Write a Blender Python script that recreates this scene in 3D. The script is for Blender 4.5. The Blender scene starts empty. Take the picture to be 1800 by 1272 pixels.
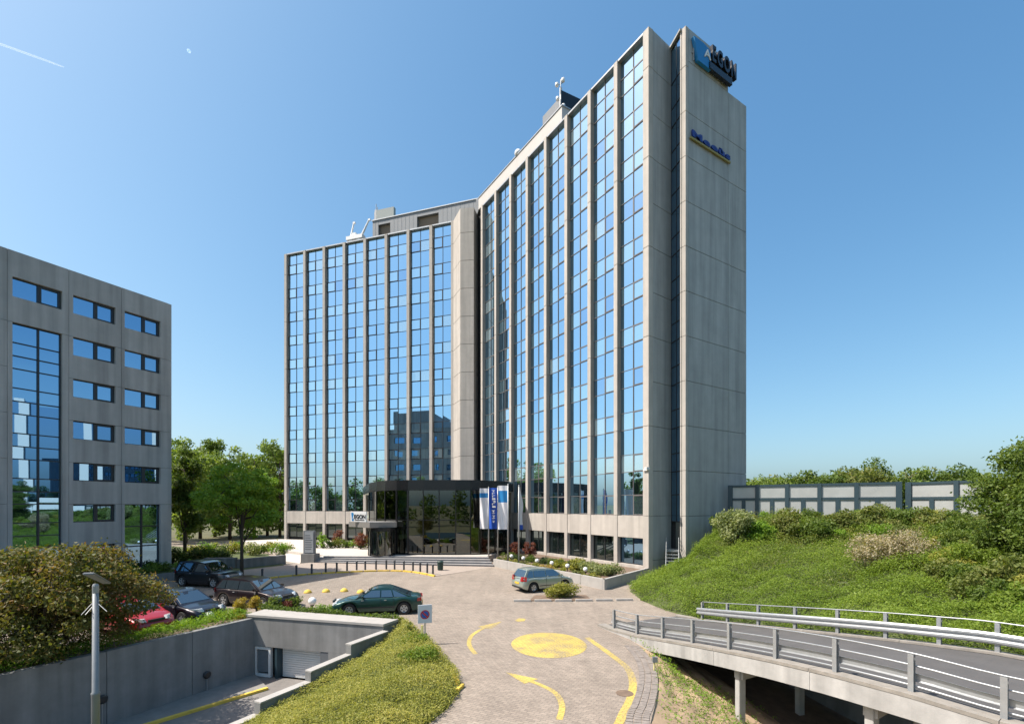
import bpy, bmesh, math, random
import numpy as np
from mathutils import Vector, Matrix
from mathutils.geometry import tessellate_polygon
R = math.radians
rng = np.random.default_rng(7); random.seed(7)
scene = bpy.context.scene
col = scene.collection
# ------------------------------------------------------------------ camera, sky, sun
FP, CX, HY, H = 860.0, 900.0, 888.0, 5.4      # focal length / optical centre in photo pixels, eye height
cam_d = bpy.data.cameras.new('camera'); cam = bpy.data.objects.new('camera', cam_d); col.objects.link(cam)
cam.location = (0, 0, H); cam.rotation_euler = (R(90), 0, 0)
cam_d.sensor_width = 36.0; cam_d.lens = 36.0 * FP / 1800.0
cam_d.shift_x = 0.0; cam_d.shift_y = (HY - 636.0) / 1800.0
cam_d.clip_start = 0.1; cam_d.clip_end = 20000
scene.camera = cam
SUN_AZ = Vector((-0.986, -0.167)).normalized(); SUN_EL = R(56)
SD = Vector((SUN_AZ.x * math.cos(SUN_EL), SUN_AZ.y * math.cos(SUN_EL), math.sin(SUN_EL)))
w = bpy.data.worlds.new('World'); scene.world = w; w.use_nodes = True
nt = w.node_tree; sky = nt.nodes.new('ShaderNodeTexSky'); sky.sky_type = 'NISHITA'; sky.sun_disc = False
sky.sun_elevation = SUN_EL; sky.sun_rotation = math.atan2(SUN_AZ.x, SUN_AZ.y)
sky.altitude = 0; sky.air_density = 1.0; sky.dust_density = 2.5; sky.ozone_density = 1.5
bg = nt.nodes['Background']; bg.inputs[1].default_value = 0.10
sep = nt.nodes.new('ShaderNodeSeparateColor'); cmb = nt.nodes.new('ShaderNodeCombineColor'); nt.links.new(sky.outputs[0], sep.inputs[0])
for k, (pw, a) in enumerate(((1.2, .734), (.92, 1.232), (.75, 1.694))):      # the camera's colour response, one curve per channel for the whole sky
    p_ = nt.nodes.new('ShaderNodeMath'); p_.operation = 'POWER'; p_.inputs[1].default_value = pw; m_ = nt.nodes.new('ShaderNodeMath'); m_.operation = 'MULTIPLY'; m_.inputs[1].default_value = a
    nt.links.new(sep.outputs[k], p_.inputs[0]); nt.links.new(p_.outputs[0], m_.inputs[0]); nt.links.new(m_.outputs[0], cmb.inputs[k])
nt.links.new(cmb.outputs[0], bg.inputs[0])
sl = bpy.data.lights.new('sun', 'SUN'); sl.energy = 4.05; sl.angle = R(0.53); sl.color = (1.0, 0.945, 0.86)
so = bpy.data.objects.new('sun', sl); col.objects.link(so); so.rotation_euler = SD.to_track_quat('Z', 'Y').to_euler()
so.location = (-60, 0, 80)
scene.view_settings.view_transform = 'Standard'; scene.view_settings.look = 'None'
scene.view_settings.exposure = 0.8; scene.view_settings.gamma = 1.0
scene.render.engine = 'CYCLES'
scene.cycles.caustics_reflective = False; scene.cycles.caustics_refractive = False
scene.cycles.max_bounces = 8; scene.cycles.transparent_max_bounces = 12

# ------------------------------------------------------------------ helpers
def gp(px, py, z=0.0):
    Z = FP * (H - z) / (py - HY); return Vector(((px - CX) * Z / FP, Z, z))
def dp(px, py, Z):
    return Vector(((px - CX) * Z / FP, Z, H - (py - HY) * Z / FP))
class Frame:                                   # vertical plane: u along, d outward, z up
    def __init__(s, o, p):
        s.o = Vector((o[0], o[1])); v = Vector((p[0] - o[0], p[1] - o[1])); s.len = v.length
        s.U = v.normalized(); s.N = Vector((s.U.y, -s.U.x))
    def P(s, u, d, z):
        q = s.o + s.U * u + s.N * d; return Vector((q.x, q.y, z))
    def hit(s, px, d=0.0):
        r = (px - CX) / FP; o = s.o + s.N * d
        return (r * o.y - o.x) / (s.U.x - r * s.U.y)
    def uz(s, px, py, d=0.0):
        u = s.hit(px, d); q = s.P(u, d, 0); return u, H - (py - HY) * q.y / FP
def tag(o, label=None, cat=None, group=None, kind=None):
    if label: o['label'] = label
    if cat: o['category'] = cat
    if group: o['group'] = group
    if kind: o['kind'] = kind
    return o
def thing(name, label, cat, loc=(0, 0, 0), rz=0.0, group=None):
    o = bpy.data.objects.new(name, None); col.objects.link(o); o.location = loc; o.rotation_euler = (0, 0, rz)
    o.empty_display_size = 0.2
    return tag(o, label, cat, group)
def link(name, me, m=None, parent=None, world=True):
    o = bpy.data.objects.new(name, me); col.objects.link(o)
    if m is not None and len(me.materials) == 0: me.materials.append(m)
    if parent is not None:
        o.parent = parent
        if world: o.matrix_parent_inverse = PINV(parent)
    return o
def PINV(p):
    M = Matrix.Identity(4); q = p
    while q is not None:
        M = q.matrix_parent_inverse @ Matrix.Translation(q.location) @ q.rotation_euler.to_matrix().to_4x4() @ M
        q = q.parent
    return M.inverted()
class MB:
    def __init__(s): s.v = []; s.f = []; s.m = []; s.mi = 0
    def add(s, vs, fs):
        b = len(s.v); s.v += [tuple(v) for v in vs]
        for f in fs: s.f.append([b + i for i in f]); s.m.append(s.mi)
        return s
    def hexa(s, p):                            # 8 points: bottom ring 4, top ring 4
        return s.add(p, [(3, 2, 1, 0), (4, 5, 6, 7), (0, 1, 5, 4), (1, 2, 6, 5), (2, 3, 7, 6), (3, 0, 4, 7)])
    def box(s, x0, x1, y0, y1, z0, z1):
        return s.hexa([(x0, y0, z0), (x1, y0, z0), (x1, y1, z0), (x0, y1, z0), (x0, y0, z1), (x1, y0, z1), (x1, y1, z1), (x0, y1, z1)])
    def fbox(s, F, u0, u1, d0, d1, z0, z1):    # box in a facade frame
        return s.hexa([F.P(u0, d1, z0), F.P(u1, d1, z0), F.P(u1, d0, z0), F.P(u0, d0, z0), F.P(u0, d1, z1), F.P(u1, d1, z1), F.P(u1, d0, z1), F.P(u0, d0, z1)])
    def fring(s, F, u0, u1, z0, z1, t, d0, d1):  # rectangular frame
        s.fbox(F, u0, u1, d0, d1, z0, z0 + t); s.fbox(F, u0, u1, d0, d1, z1 - t, z1)
        s.fbox(F, u0, u0 + t, d0, d1, z0 + t, z1 - t); return s.fbox(F, u1 - t, u1, d0, d1, z0 + t, z1 - t)
    def prism(s, poly, z0, z1):
        n = len(poly); z0s = z0 if hasattr(z0, '__len__') else [z0] * n; z1s = z1 if hasattr(z1, '__len__') else [z1] * n
        vs = [(p[0], p[1], z0s[i]) for i, p in enumerate(poly)] + [(p[0], p[1], z1s[i]) for i, p in enumerate(poly)]
        tr = tessellate_polygon([[Vector((p[0], p[1], 0)) for p in poly]])
        area = sum(poly[i][0] * poly[(i + 1) % n][1] - poly[(i + 1) % n][0] * poly[i][1] for i in range(n))
        fs = []
        for t in tr:
            a, b, c = t; cr = (poly[b][0] - poly[a][0]) * (poly[c][1] - poly[a][1]) - (poly[b][1] - poly[a][1]) * (poly[c][0] - poly[a][0])
            if cr < 0: a, c = c, a
            fs.append((a + n, b + n, c + n)); fs.append((c, b, a))
        for i in range(n):
            j = (i + 1) % n
            fs.append((i, j, j + n, i + n) if area > 0 else (j, i, i + n, j + n))
        return s.add(vs, fs)
    def tube(s, pts, r, n=8, cap=True):
        pts = [Vector(p) for p in pts]; k = len(pts); rs = r if hasattr(r, '__len__') else [r] * k
        vs = []; up0 = None
        for i, p in enumerate(pts):
            t = (pts[min(i + 1, k - 1)] - pts[max(i - 1, 0)]).normalized()
            a = t.cross(Vector((0, 0, 1)) if abs(t.z) < 0.95 else Vector((1, 0, 0))).normalized()
            if up0 is not None and a.dot(up0) < 0: a = -a
            up0 = a; b = t.cross(a)
            for j in range(n):
                an = 2 * math.pi * j / n; vs.append(p + (a * math.cos(an) + b * math.sin(an)) * rs[i])
        fs = [(i * n + j, i * n + (j + 1) % n, (i + 1) * n + (j + 1) % n, (i + 1) * n + j) for i in range(k - 1) for j in range(n)]
        if cap: fs += [tuple(range(n))[::-1], tuple(range((k - 1) * n, k * n))]
        return s.add(vs, fs)
    def lathe(s, c, prof, n=16):               # prof: list of (r, z)
        vs = [(c[0] + r * math.cos(2 * math.pi * j / n), c[1] + r * math.sin(2 * math.pi * j / n), c[2] + z) for r, z in prof for j in range(n)]
        fs = [(i * n + j, i * n + (j + 1) % n, (i + 1) * n + (j + 1) % n, (i + 1) * n + j) for i in range(len(prof) - 1) for j in range(n)]
        fs += [tuple(range(n))[::-1], tuple(range((len(prof) - 1) * n, len(prof) * n))]
        return s.add(vs, fs)
    def ribbon(s, L, Rr):                      # quad strip between two polylines
        n = len(L); return s.add(list(L) + list(Rr), [(i, n + i, n + i + 1, i + 1) for i in range(n - 1)])
    def beam(s, pts, wd, z0, z1):              # rectangular section following a path, z offsets from pts
        pts = [Vector(p) for p in pts]; A = []
        for i, p in enumerate(pts):
            t = pts[min(i + 1, len(pts) - 1)] - pts[max(i - 1, 0)]; t.z = 0; t.normalize(); nrm = Vector((-t.y, t.x, 0)) * wd / 2
            A.append([p + nrm + Vector((0, 0, z0)), p - nrm + Vector((0, 0, z0)), p - nrm + Vector((0, 0, z1)), p + nrm + Vector((0, 0, z1))])
        vs = [v for a in A for v in a]; n = len(pts)
        fs = [(4 * i + j, 4 * i + (j + 1) % 4, 4 * i + 4 + (j + 1) % 4, 4 * i + 4 + j) for i in range(n - 1) for j in range(4)]
        fs += [(0, 3, 2, 1), (4 * n - 4, 4 * n - 3, 4 * n - 2, 4 * n - 1)]
        return s.add(vs, fs)
    def mesh(s, name):
        me = bpy.data.meshes.new(name); me.from_pydata(s.v, [], s.f); me.update(); return me
    def build(s, name, m, parent=None, smooth=False, fix=True, bevel=0.0):
        me = s.mesh(name)
        mats = m if isinstance(m, (list, tuple)) else [m]
        for q in mats: me.materials.append(q)
        if len(mats) > 1: me.polygons.foreach_set('material_index', s.m)
        if fix:
            bm = bmesh.new(); bm.from_mesh(me); bmesh.ops.recalc_face_normals(bm, faces=bm.faces)
            if bevel: bmesh.ops.bevel(bm, geom=[e for e in bm.edges if e.is_manifold and e.calc_face_angle(0) > 0.6], offset=bevel, segments=2, affect='EDGES')
            bm.to_mesh(me); bm.free()
        if smooth: me.polygons.foreach_set('use_smooth', [True] * len(me.polygons))
        return link(name, me, None, parent)
def quads(V, tint=None, name='leaves'):
    N = len(V); me = bpy.data.meshes.new(name)
    me.vertices.add(4 * N); me.vertices.foreach_set('co', np.ascontiguousarray(V, dtype=np.float32).ravel())
    me.loops.add(4 * N); me.loops.foreach_set('vertex_index', np.arange(4 * N, dtype=np.int32))
    me.polygons.add(N); me.polygons.foreach_set('loop_start', np.arange(0, 4 * N, 4, dtype=np.int32))
    me.update(calc_edges=True)
    if tint is not None:
        a = me.attributes.new('tint', 'FLOAT', 'FACE'); a.data.foreach_set('value', np.ascontiguousarray(tint, dtype=np.float32))
    return me
def leafquads(P, size, flat=0.0, aspect=0.6, nrm=None):
    N = len(P); n = rng.normal(size=(N, 3)); n /= np.linalg.norm(n, axis=1)[:, None]
    n[:, 2] = np.abs(n[:, 2])
    if nrm is not None: n = n * (1 - flat) + nrm * flat
    else: n = n * (1 - flat) + np.array([0, 0, 1.0]) * flat
    n /= np.linalg.norm(n, axis=1)[:, None]
    t = rng.normal(size=(N, 3)); a = np.cross(n, t); a /= np.linalg.norm(a, axis=1)[:, None]; b = np.cross(n, a)
    s = size * rng.uniform(0.6, 1.35, N)[:, None]
    asp = np.where(rng.random((N, 1)) < .25, aspect * .45, aspect); a = a * s * 0.5 * np.where(asp < aspect, 1.35, 1.0); b = b * s * 0.5 * asp
    k = n * s * 0.12
    return np.stack([P - a + k, P - b - k, P + a + k, P + b - k], axis=1)

# ------------------------------------------------------------------ materials
def newmat(name):
    m = bpy.data.materials.new(name); m.use_nodes = True; n = m.node_tree.nodes; return m, n, m.node_tree.links, n['Principled BSDF']
def plain(name, c, rough=0.6, metal=0.0, var=0.0, scale=4.0, bump=0.0, bscale=40.0, streak=0.0, coat=0.0, spec=0.5):
    m, n, l, b = newmat(name); b.inputs['Roughness'].default_value = rough; b.inputs['Metallic'].default_value = metal
    b.inputs['Coat Weight'].default_value = coat; b.inputs['Coat Roughness'].default_value = 0.03
    b.inputs['Specular IOR Level'].default_value = spec
    b.inputs['Base Color'].default_value = (*c, 1)
    if var or streak or bump:
        g = n.new('ShaderNodeNewGeometry'); src = g.outputs['Position']
    if var or streak:
        t = n.new('ShaderNodeTexNoise'); t.inputs['Scale'].default_value = scale; t.inputs['Detail'].default_value = 6; t.inputs['Roughness'].default_value = 0.65
        l.new(src, t.inputs['Vector'])
        mr = n.new('ShaderNodeMapRange'); mr.inputs[1].default_value = 0.3; mr.inputs[2].default_value = 0.7; mr.inputs[3].default_value = 1 - var; mr.inputs[4].default_value = 1 + var
        l.new(t.outputs[0], mr.inputs[0]); val = mr.outputs[0]
        if streak:
            mp = n.new('ShaderNodeMapping'); mp.inputs['Scale'].default_value = (2.2, 2.2, 0.12); l.new(src, mp.inputs[0])
            t2 = n.new('ShaderNodeTexNoise'); t2.inputs['Scale'].default_value = 1.0; t2.inputs['Detail'].default_value = 5; l.new(mp.outputs[0], t2.inputs['Vector'])
            m2 = n.new('ShaderNodeMapRange'); m2.inputs[1].default_value = 0.35; m2.inputs[2].default_value = 0.7; m2.inputs[3].default_value = 1 + streak * 0.4; m2.inputs[4].default_value = 1 - streak
            l.new(t2.outputs[0], m2.inputs[0]); mu = n.new('ShaderNodeMath'); mu.operation = 'MULTIPLY'; l.new(val, mu.inputs[0]); l.new(m2.outputs[0], mu.inputs[1]); val = mu.outputs[0]
        vm = n.new('ShaderNodeVectorMath'); vm.operation = 'SCALE'; vm.inputs[0].default_value = c; l.new(val, vm.inputs['Scale']); l.new(vm.outputs[0], b.inputs['Base Color'])
    if bump:
        t3 = n.new('ShaderNodeTexNoise'); t3.inputs['Scale'].default_value = bscale; t3.inputs['Detail'].default_value = 4; l.new(src, t3.inputs['Vector'])
        bp = n.new('ShaderNodeBump'); bp.inputs['Strength'].default_value = bump; bp.inputs['Distance'].default_value = 0.01; l.new(t3.outputs[0], bp.inputs['Height']); l.new(bp.outputs[0], b.inputs['Normal'])
    return m
def glass(name, refl, body, fac=0.72, rough=0.008):
    m, n, l, b = newmat(name); out = n['Material Output']; n.remove(b)
    g = n.new('ShaderNodeBsdfGlossy'); g.inputs[0].default_value = (*refl, 1); g.inputs['Roughness'].default_value = rough
    d = n.new('ShaderNodeBsdfDiffuse'); d.inputs[0].default_value = (*body, 1)
    lw = n.new('ShaderNodeLayerWeight'); lw.inputs[0].default_value = 0.3
    mr = n.new('ShaderNodeMapRange'); mr.inputs[3].default_value = fac; mr.inputs[4].default_value = 1.0; l.new(lw.outputs['Fresnel'], mr.inputs[0])
    mx = n.new('ShaderNodeMixShader'); l.new(mr.outputs[0], mx.inputs[0]); l.new(d.outputs[0], mx.inputs[1]); l.new(g.outputs[0], mx.inputs[2]); l.new(mx.outputs[0], out.inputs[0])
    return m
def clearglass(name, tint, base=0.12):
    m, n, l, b = newmat(name); out = n['Material Output']; n.remove(b)
    g = n.new('ShaderNodeBsdfGlossy'); g.inputs[0].default_value = (.9, .95, .95, 1); g.inputs['Roughness'].default_value = 0.01
    t = n.new('ShaderNodeBsdfTransparent'); t.inputs[0].default_value = (*tint, 1)
    lw = n.new('ShaderNodeLayerWeight'); lw.inputs[0].default_value = 0.35
    mr = n.new('ShaderNodeMapRange'); mr.inputs[3].default_value = base; mr.inputs[4].default_value = 1.0; l.new(lw.outputs['Fresnel'], mr.inputs[0])
    mx = n.new('ShaderNodeMixShader'); l.new(mr.outputs[0], mx.inputs[0]); l.new(t.outputs[0], mx.inputs[1]); l.new(g.outputs[0], mx.inputs[2]); l.new(mx.outputs[0], out.inputs[0])
    return m
def leafmat(name, stops, transl=0.38, rough=0.55):
    m, n, l, b = newmat(name); out = n['Material Output']
    a = n.new('ShaderNodeAttribute'); a.attribute_name = 'tint'
    r = n.new('ShaderNodeValToRGB'); e = r.color_ramp.elements
    while len(e) < len(stops): e.new(0.5)
    for i, c in enumerate(stops): e[i].position = i / (len(stops) - 1); e[i].color = (*c, 1)
    l.new(a.outputs['Fac'], r.inputs[0]); l.new(r.outputs[0], b.inputs['Base Color']); b.inputs['Roughness'].default_value = rough; b.inputs['Specular IOR Level'].default_value = 0.3
    t = n.new('ShaderNodeBsdfTranslucent'); vm = n.new('ShaderNodeVectorMath'); vm.operation = 'MULTIPLY'; vm.inputs[1].default_value = (1.5, 1.5, 0.5); l.new(r.outputs[0], vm.inputs[0]); l.new(vm.outputs[0], t.inputs[0])
    mx = n.new('ShaderNodeMixShader'); mx.inputs[0].default_value = transl; l.new(b.outputs[0], mx.inputs[1]); l.new(t.outputs[0], mx.inputs[2]); l.new(mx.outputs[0], out.inputs[0])
    return m
M = {}
M['conc'] = plain('tower_concrete', (.46, .425, .38), .85, var=.07, scale=1.3, streak=.16, bump=.15, bscale=25)
M['gable'] = plain('gable_concrete', (.385, .385, .37), .85, var=.08, scale=.8, streak=.20, bump=.15, bscale=25)
M['joint'] = plain('joint_seal', (.06, .058, .055), .9)
M['core'] = plain('tower_core', (.03, .033, .036), .8)
M['roofing'] = plain('roofing', (.12, .12, .12), .9, var=.15, scale=3)
M['metal'] = plain('grey_cladding', (.20, .215, .225), .5, metal=.2, var=.05, scale=1.0)
M['frame'] = plain('dark_frame', (.035, .038, .042), .45, metal=.3)
M['frameg'] = plain('grey_frame', (.16, .15, .145), .5, metal=.2)
M['louvre'] = plain('brown_louvre', (.30, .25, .21), .7, var=.08, scale=3)
M['gt'] = glass('mirror_glass', (.46, .74, .97), (.012, .02, .028), .78)
M['gs1'] = glass('mirror_glass_pale', (.54, .80, .97), (.10, .16, .18), .78)
M['gs2'] = glass('mirror_glass_deep', (.42, .68, .95), (.010, .02, .03), .74)
M['gs3'] = glass('mirror_glass_blind', (.56, .80, .95), (.26, .32, .33), .68)
M['gd'] = glass('dark_glass', (.40, .47, .47), (.010, .016, .016), .30)
M['gl'] = glass('office_glass', (.34, .58, .84), (.010, .02, .03), .66)
M['gc'] = clearglass('entrance_glass', (.20, .26, .21), .11)
M['black'] = plain('black_cladding', (.012, .012, .014), .25)
M['white'] = plain('white_paint', (.78, .78, .76), .5)
M['steel'] = plain('galvanised_steel', (.42, .44, .45), .42, metal=.55, var=.10, scale=6)
M['steeld'] = plain('painted_steel_blue', (.028, .055, .07), .5, var=.06, scale=3)
M['lpole'] = plain('lamp_pole', (.22, .235, .245), .5, metal=.3, var=.08, scale=5)
M['pole'] = plain('grey_pole', (.33, .34, .34), .45, metal=.4, var=.06, scale=5)
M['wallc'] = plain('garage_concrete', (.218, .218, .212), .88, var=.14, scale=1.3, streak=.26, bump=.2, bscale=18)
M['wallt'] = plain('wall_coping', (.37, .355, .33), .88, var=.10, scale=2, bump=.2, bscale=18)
M['lb'] = plain('office_concrete', (.44, .425, .40), .88, var=.07, scale=.9, streak=.24, bump=.15, bscale=20)
M['bark'] = plain('bark', (.07, .055, .04), .95, var=.25, scale=8, bump=.6, bscale=20)
M['soil'] = plain('soil', (.17, .12, .085), .95, var=.3, scale=3, bump=.6, bscale=14)
M['sand'] = plain('sand', (.40, .29, .19), .95, var=.22, scale=1.6, bump=.5, bscale=9)
M['grassg'] = plain('grass_ground', (.075, .095, .03), .95, var=.3, scale=.7, bump=.5, bscale=9)
M['field'] = plain('meadow', (.10, .095, .04), .95, var=.3, scale=.15)
M['asph'] = plain('asphalt', (.092, .089, .087), .9, var=.12, scale=1.2, bump=.35, bscale=60)
M['kerb'] = plain('kerb_concrete', (.40, .38, .35), .88, var=.12, scale=3, bump=.2)
M['yel'] = plain('yellow_paint', (.72, .50, .08), .7, var=.14, scale=2.5, bump=.2, bscale=50)
M['red'] = plain('red_paint', (.5, .03, .03), .5)
M['blue'] = plain('blue_paint', (.02, .11, .42), .5)
M['sblue'] = plain('sky_blue_paint', (.015, .21, .50), .5)
M['wblue'] = plain('flag_blue', (.01, .075, .42), .7)
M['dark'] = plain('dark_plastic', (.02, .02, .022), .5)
M['bin'] = plain('bin_green', (.012, .035, .028), .5)
M['boll'] = plain('bollard_paint', (.045, .05, .058), .5)
M['globe'] = plain('opal_globe', (.82, .82, .80), .25)
M['step'] = plain('step_stone', (.30, .285, .28), .85, var=.1, scale=2, bump=.2)
M['terr'] = plain('terrace_paving', (.52, .48, .43), .85, var=.07, scale=2, bump=.2)
M['door'] = plain('garage_door_white', (.72, .72, .70), .5, var=.03, scale=2)
M['tyre'] = plain('tyre', (.018, .018, .018), .85)
M['rim'] = plain('alloy', (.55, .56, .57), .35, metal=.7)
M['cglass'] = glass('car_glass', (.75, .82, .85), (.012, .015, .016), .30)
M['lens'] = plain('headlight_lens', (.62, .65, .67), .12, coat=.8)
M['tail'] = plain('tail_lens', (.35, .012, .015), .15, coat=.8)
M['plate'] = plain('yellow_plate', (.72, .46, .03), .5)
M['cloth'] = plain('flag_cloth', (.74, .74, .76), .85)
M['moon'] = None
def paver_mat():
    m, n, l, b = newmat('clay_pavers'); g = n.new('ShaderNodeNewGeometry')
    mp = n.new('ShaderNodeMapping'); mp.inputs['Rotation'].default_value = (0, 0, R(28)); l.new(g.outputs['Position'], mp.inputs[0])
    br = n.new('ShaderNodeTexBrick'); br.inputs['Scale'].default_value = 1.0; br.inputs['Brick Width'].default_value = .21; br.inputs['Row Height'].default_value = .105
    br.inputs['Mortar Size'].default_value = .006; br.inputs['Color1'].default_value = (.335, .280, .226, 1); br.inputs['Color2'].default_value = (.258, .215, .174, 1); br.inputs['Mortar'].default_value = (.15, .13, .11, 1); br.inputs['Bias'].default_value = 0
    l.new(mp.outputs[0], br.inputs['Vector'])
    def noise(s, lo, hi, a=.35, c=.68, det=5):
        t = n.new('ShaderNodeTexNoise'); t.inputs['Scale'].default_value = s; t.inputs['Detail'].default_value = det; t.inputs['Roughness'].default_value = .6; l.new(g.outputs['Position'], t.inputs['Vector'])
        r = n.new('ShaderNodeMapRange'); r.inputs[1].default_value = a; r.inputs[2].default_value = c; r.inputs[3].default_value = lo; r.inputs[4].default_value = hi; l.new(t.outputs[0], r.inputs[0]); return r.outputs[0]
    v = None
    mq = n.new('ShaderNodeMapping'); mq.inputs['Rotation'].default_value = (0, 0, R(-14)); mq.inputs['Scale'].default_value = (1.6, .16, 1); l.new(g.outputs['Position'], mq.inputs[0])
    tq = n.new('ShaderNodeTexNoise'); tq.inputs['Scale'].default_value = 1.0; tq.inputs['Detail'].default_value = 4; l.new(mq.outputs[0], tq.inputs['Vector']); rq = n.new('ShaderNodeMapRange'); rq.inputs[1].default_value = .35; rq.inputs[2].default_value = .65; rq.inputs[3].default_value = .91; rq.inputs[4].default_value = 1.05; l.new(tq.outputs[0], rq.inputs[0])
    vo = n.new('ShaderNodeTexVoronoi'); vo.inputs['Scale'].default_value = .55; l.new(g.outputs['Position'], vo.inputs['Vector']); ro = n.new('ShaderNodeMapRange'); ro.inputs[1].default_value = .08; ro.inputs[2].default_value = .24; ro.inputs[3].default_value = .86; ro.inputs[4].default_value = 1.0; l.new(vo.outputs['Distance'], ro.inputs[0])
    for q in (noise(.16, .90, 1.09), noise(1.1, .94, 1.05), noise(9, .88, 1.12), rq.outputs[0], ro.outputs[0]):
        if v is None: v = q
        else:
            mu = n.new('ShaderNodeMath'); mu.operation = 'MULTIPLY'; l.new(v, mu.inputs[0]); l.new(q, mu.inputs[1]); v = mu.outputs[0]
    sc = n.new('ShaderNodeVectorMath'); sc.operation = 'SCALE'; l.new(br.outputs['Color'], sc.inputs[0]); l.new(v, sc.inputs['Scale']); l.new(sc.outputs[0], b.inputs['Base Color'])
    b.inputs['Roughness'].default_value = .85
    bp = n.new('ShaderNodeBump'); bp.inputs['Strength'].default_value = .5; bp.inputs['Distance'].default_value = .006; bp.invert = True; l.new(br.outputs['Fac'], bp.inputs['Height']); l.new(bp.outputs[0], b.inputs['Normal'])
    return m
M['pave'] = paver_mat()
def worn_yellow():
    m, n, l, b = newmat('worn_yellow_paint'); g = n.new('ShaderNodeNewGeometry'); b.inputs['Roughness'].default_value = .75
    def nz(sc, det, rg):
        t = n.new('ShaderNodeTexNoise'); t.inputs['Scale'].default_value = sc; t.inputs['Detail'].default_value = det; t.inputs['Roughness'].default_value = rg; l.new(g.outputs['Position'], t.inputs['Vector']); return t.outputs[0]
    a = n.new('ShaderNodeMath'); a.operation = 'MULTIPLY_ADD'; l.new(nz(.9, 3, .5), a.inputs[0]); a.inputs[1].default_value = .55; l.new(nz(16, 8, .8), a.inputs[2])
    r = n.new('ShaderNodeValToRGB'); e = r.color_ramp.elements; e[0].position = .64; e[0].color = (.30, .25, .17, 1); e[1].position = .81; e[1].color = (.56, .43, .10, 1); k = e.new(.95); k.color = (.62, .50, .15, 1)
    l.new(a.outputs[0], r.inputs[0])
    mp = n.new('ShaderNodeMapping'); mp.inputs['Rotation'].default_value = (0, 0, R(28)); l.new(g.outputs['Position'], mp.inputs[0])
    br = n.new('ShaderNodeTexBrick'); br.inputs['Scale'].default_value = 1.0; br.inputs['Brick Width'].default_value = .21; br.inputs['Row Height'].default_value = .105; br.inputs['Mortar Size'].default_value = .008
    br.inputs['Color1'].default_value = (1, 1, 1, 1); br.inputs['Color2'].default_value = (.86, .86, .86, 1); br.inputs['Mortar'].default_value = (.55, .5, .45, 1); l.new(mp.outputs[0], br.inputs['Vector'])
    mx = n.new('ShaderNodeMixRGB'); mx.blend_type = 'MULTIPLY'; mx.inputs[0].default_value = 1; l.new(r.outputs[0], mx.inputs[1]); l.new(br.outputs['Color'], mx.inputs[2]); l.new(mx.outputs[0], b.inputs['Base Color']); return m
M['wyel'] = worn_yellow()
LG = dict(
    fresh=leafmat('leaf_fresh', [(0.101, 0.198, 0.021), (0.168, 0.292, 0.032), (0.258, 0.386, 0.052)]),
    mid=leafmat('leaf_mid', [(0.061, 0.104, 0.018), (0.107, 0.166, 0.028), (0.176, 0.226, 0.045)]),
    dark=leafmat('leaf_dark', [(0.032, 0.058, 0.017), (0.055, 0.094, 0.026), (0.094, 0.138, 0.041)]),
    poplar=leafmat('leaf_poplar', [(0.103, 0.163, 0.034), (0.156, 0.228, 0.049), (0.249, 0.314, 0.085)]),
    pale=leafmat('leaf_pale', [(0.148, 0.188, 0.069), (0.236, 0.275, 0.111), (0.369, 0.391, 0.195)]),
    maroon=leafmat('leaf_autumn', [(.055, .085, .018), (.10, .115, .028), (.155, .13, .04), (.21, .105, .045)]),
    redl=leafmat('leaf_red', [(0.102, 0.036, 0.029), (0.174, 0.058, 0.043), (0.261, 0.102, 0.072)]),
    cover=leafmat('leaf_cover', [(0.097, 0.153, 0.019), (0.153, 0.228, 0.027), (0.222, 0.299, 0.048)]),
    heath=leafmat('leaf_heath', [(0.164, 0.181, 0.031), (0.271, 0.280, 0.052), (0.413, 0.380, 0.104)]),
    brown=leafmat('leaf_brownish', [(0.086, 0.127, 0.029), (0.157, 0.196, 0.047), (0.260, 0.244, 0.079)]),
    cream=leafmat('leaf_cream', [(.25, .21, .13), (.38, .33, .22), (.52, .47, .34)]),
    gold=leafmat('leaf_gold', [(0.174, 0.160, 0.043), (0.406, 0.319, 0.072), (0.580, 0.406, 0.102)]))
# ------------------------------------------------------------------ ground, plaza, road markings
def struct(name, mb, m, parent=None, **k):
    o = mb.build(name, m, parent, **k); 
    if parent is None: o['kind'] = 'structure'
    return o
FL = 3.4                                        # storey height
b = MB(); S_ = 6000
hole = [(-26, -3), (26, -3), (26, 21), (-26, 21)]
b.add([(-S_, -S_, -.03), (S_, -S_, -.03), (S_, -3, -.03), (-S_, -3, -.03)], [(0, 1, 2, 3)])
b.add([(-S_, 24, -.03), (S_, 24, -.03), (S_, S_, -.03), (-S_, S_, -.03)], [(0, 1, 2, 3)])
b.add([(-S_, -3, -.03), (-26, -3, -.03), (-26, 24, -.03), (-S_, 24, -.03)], [(0, 1, 2, 3)])
b.add([(26, -3, -.03), (S_, -3, -.03), (S_, 24, -.03), (26, 24, -.03)], [(0, 1, 2, 3)])
struct('ground', b, M['field'])
b = MB(); b.add([(-27, -4, -2.6), (27, -4, -2.6), (27, 26, -2.6), (-27, 26, -2.6)], [(0, 1, 2, 3)])
struct('lower_ground', b, M['soil'])
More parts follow.
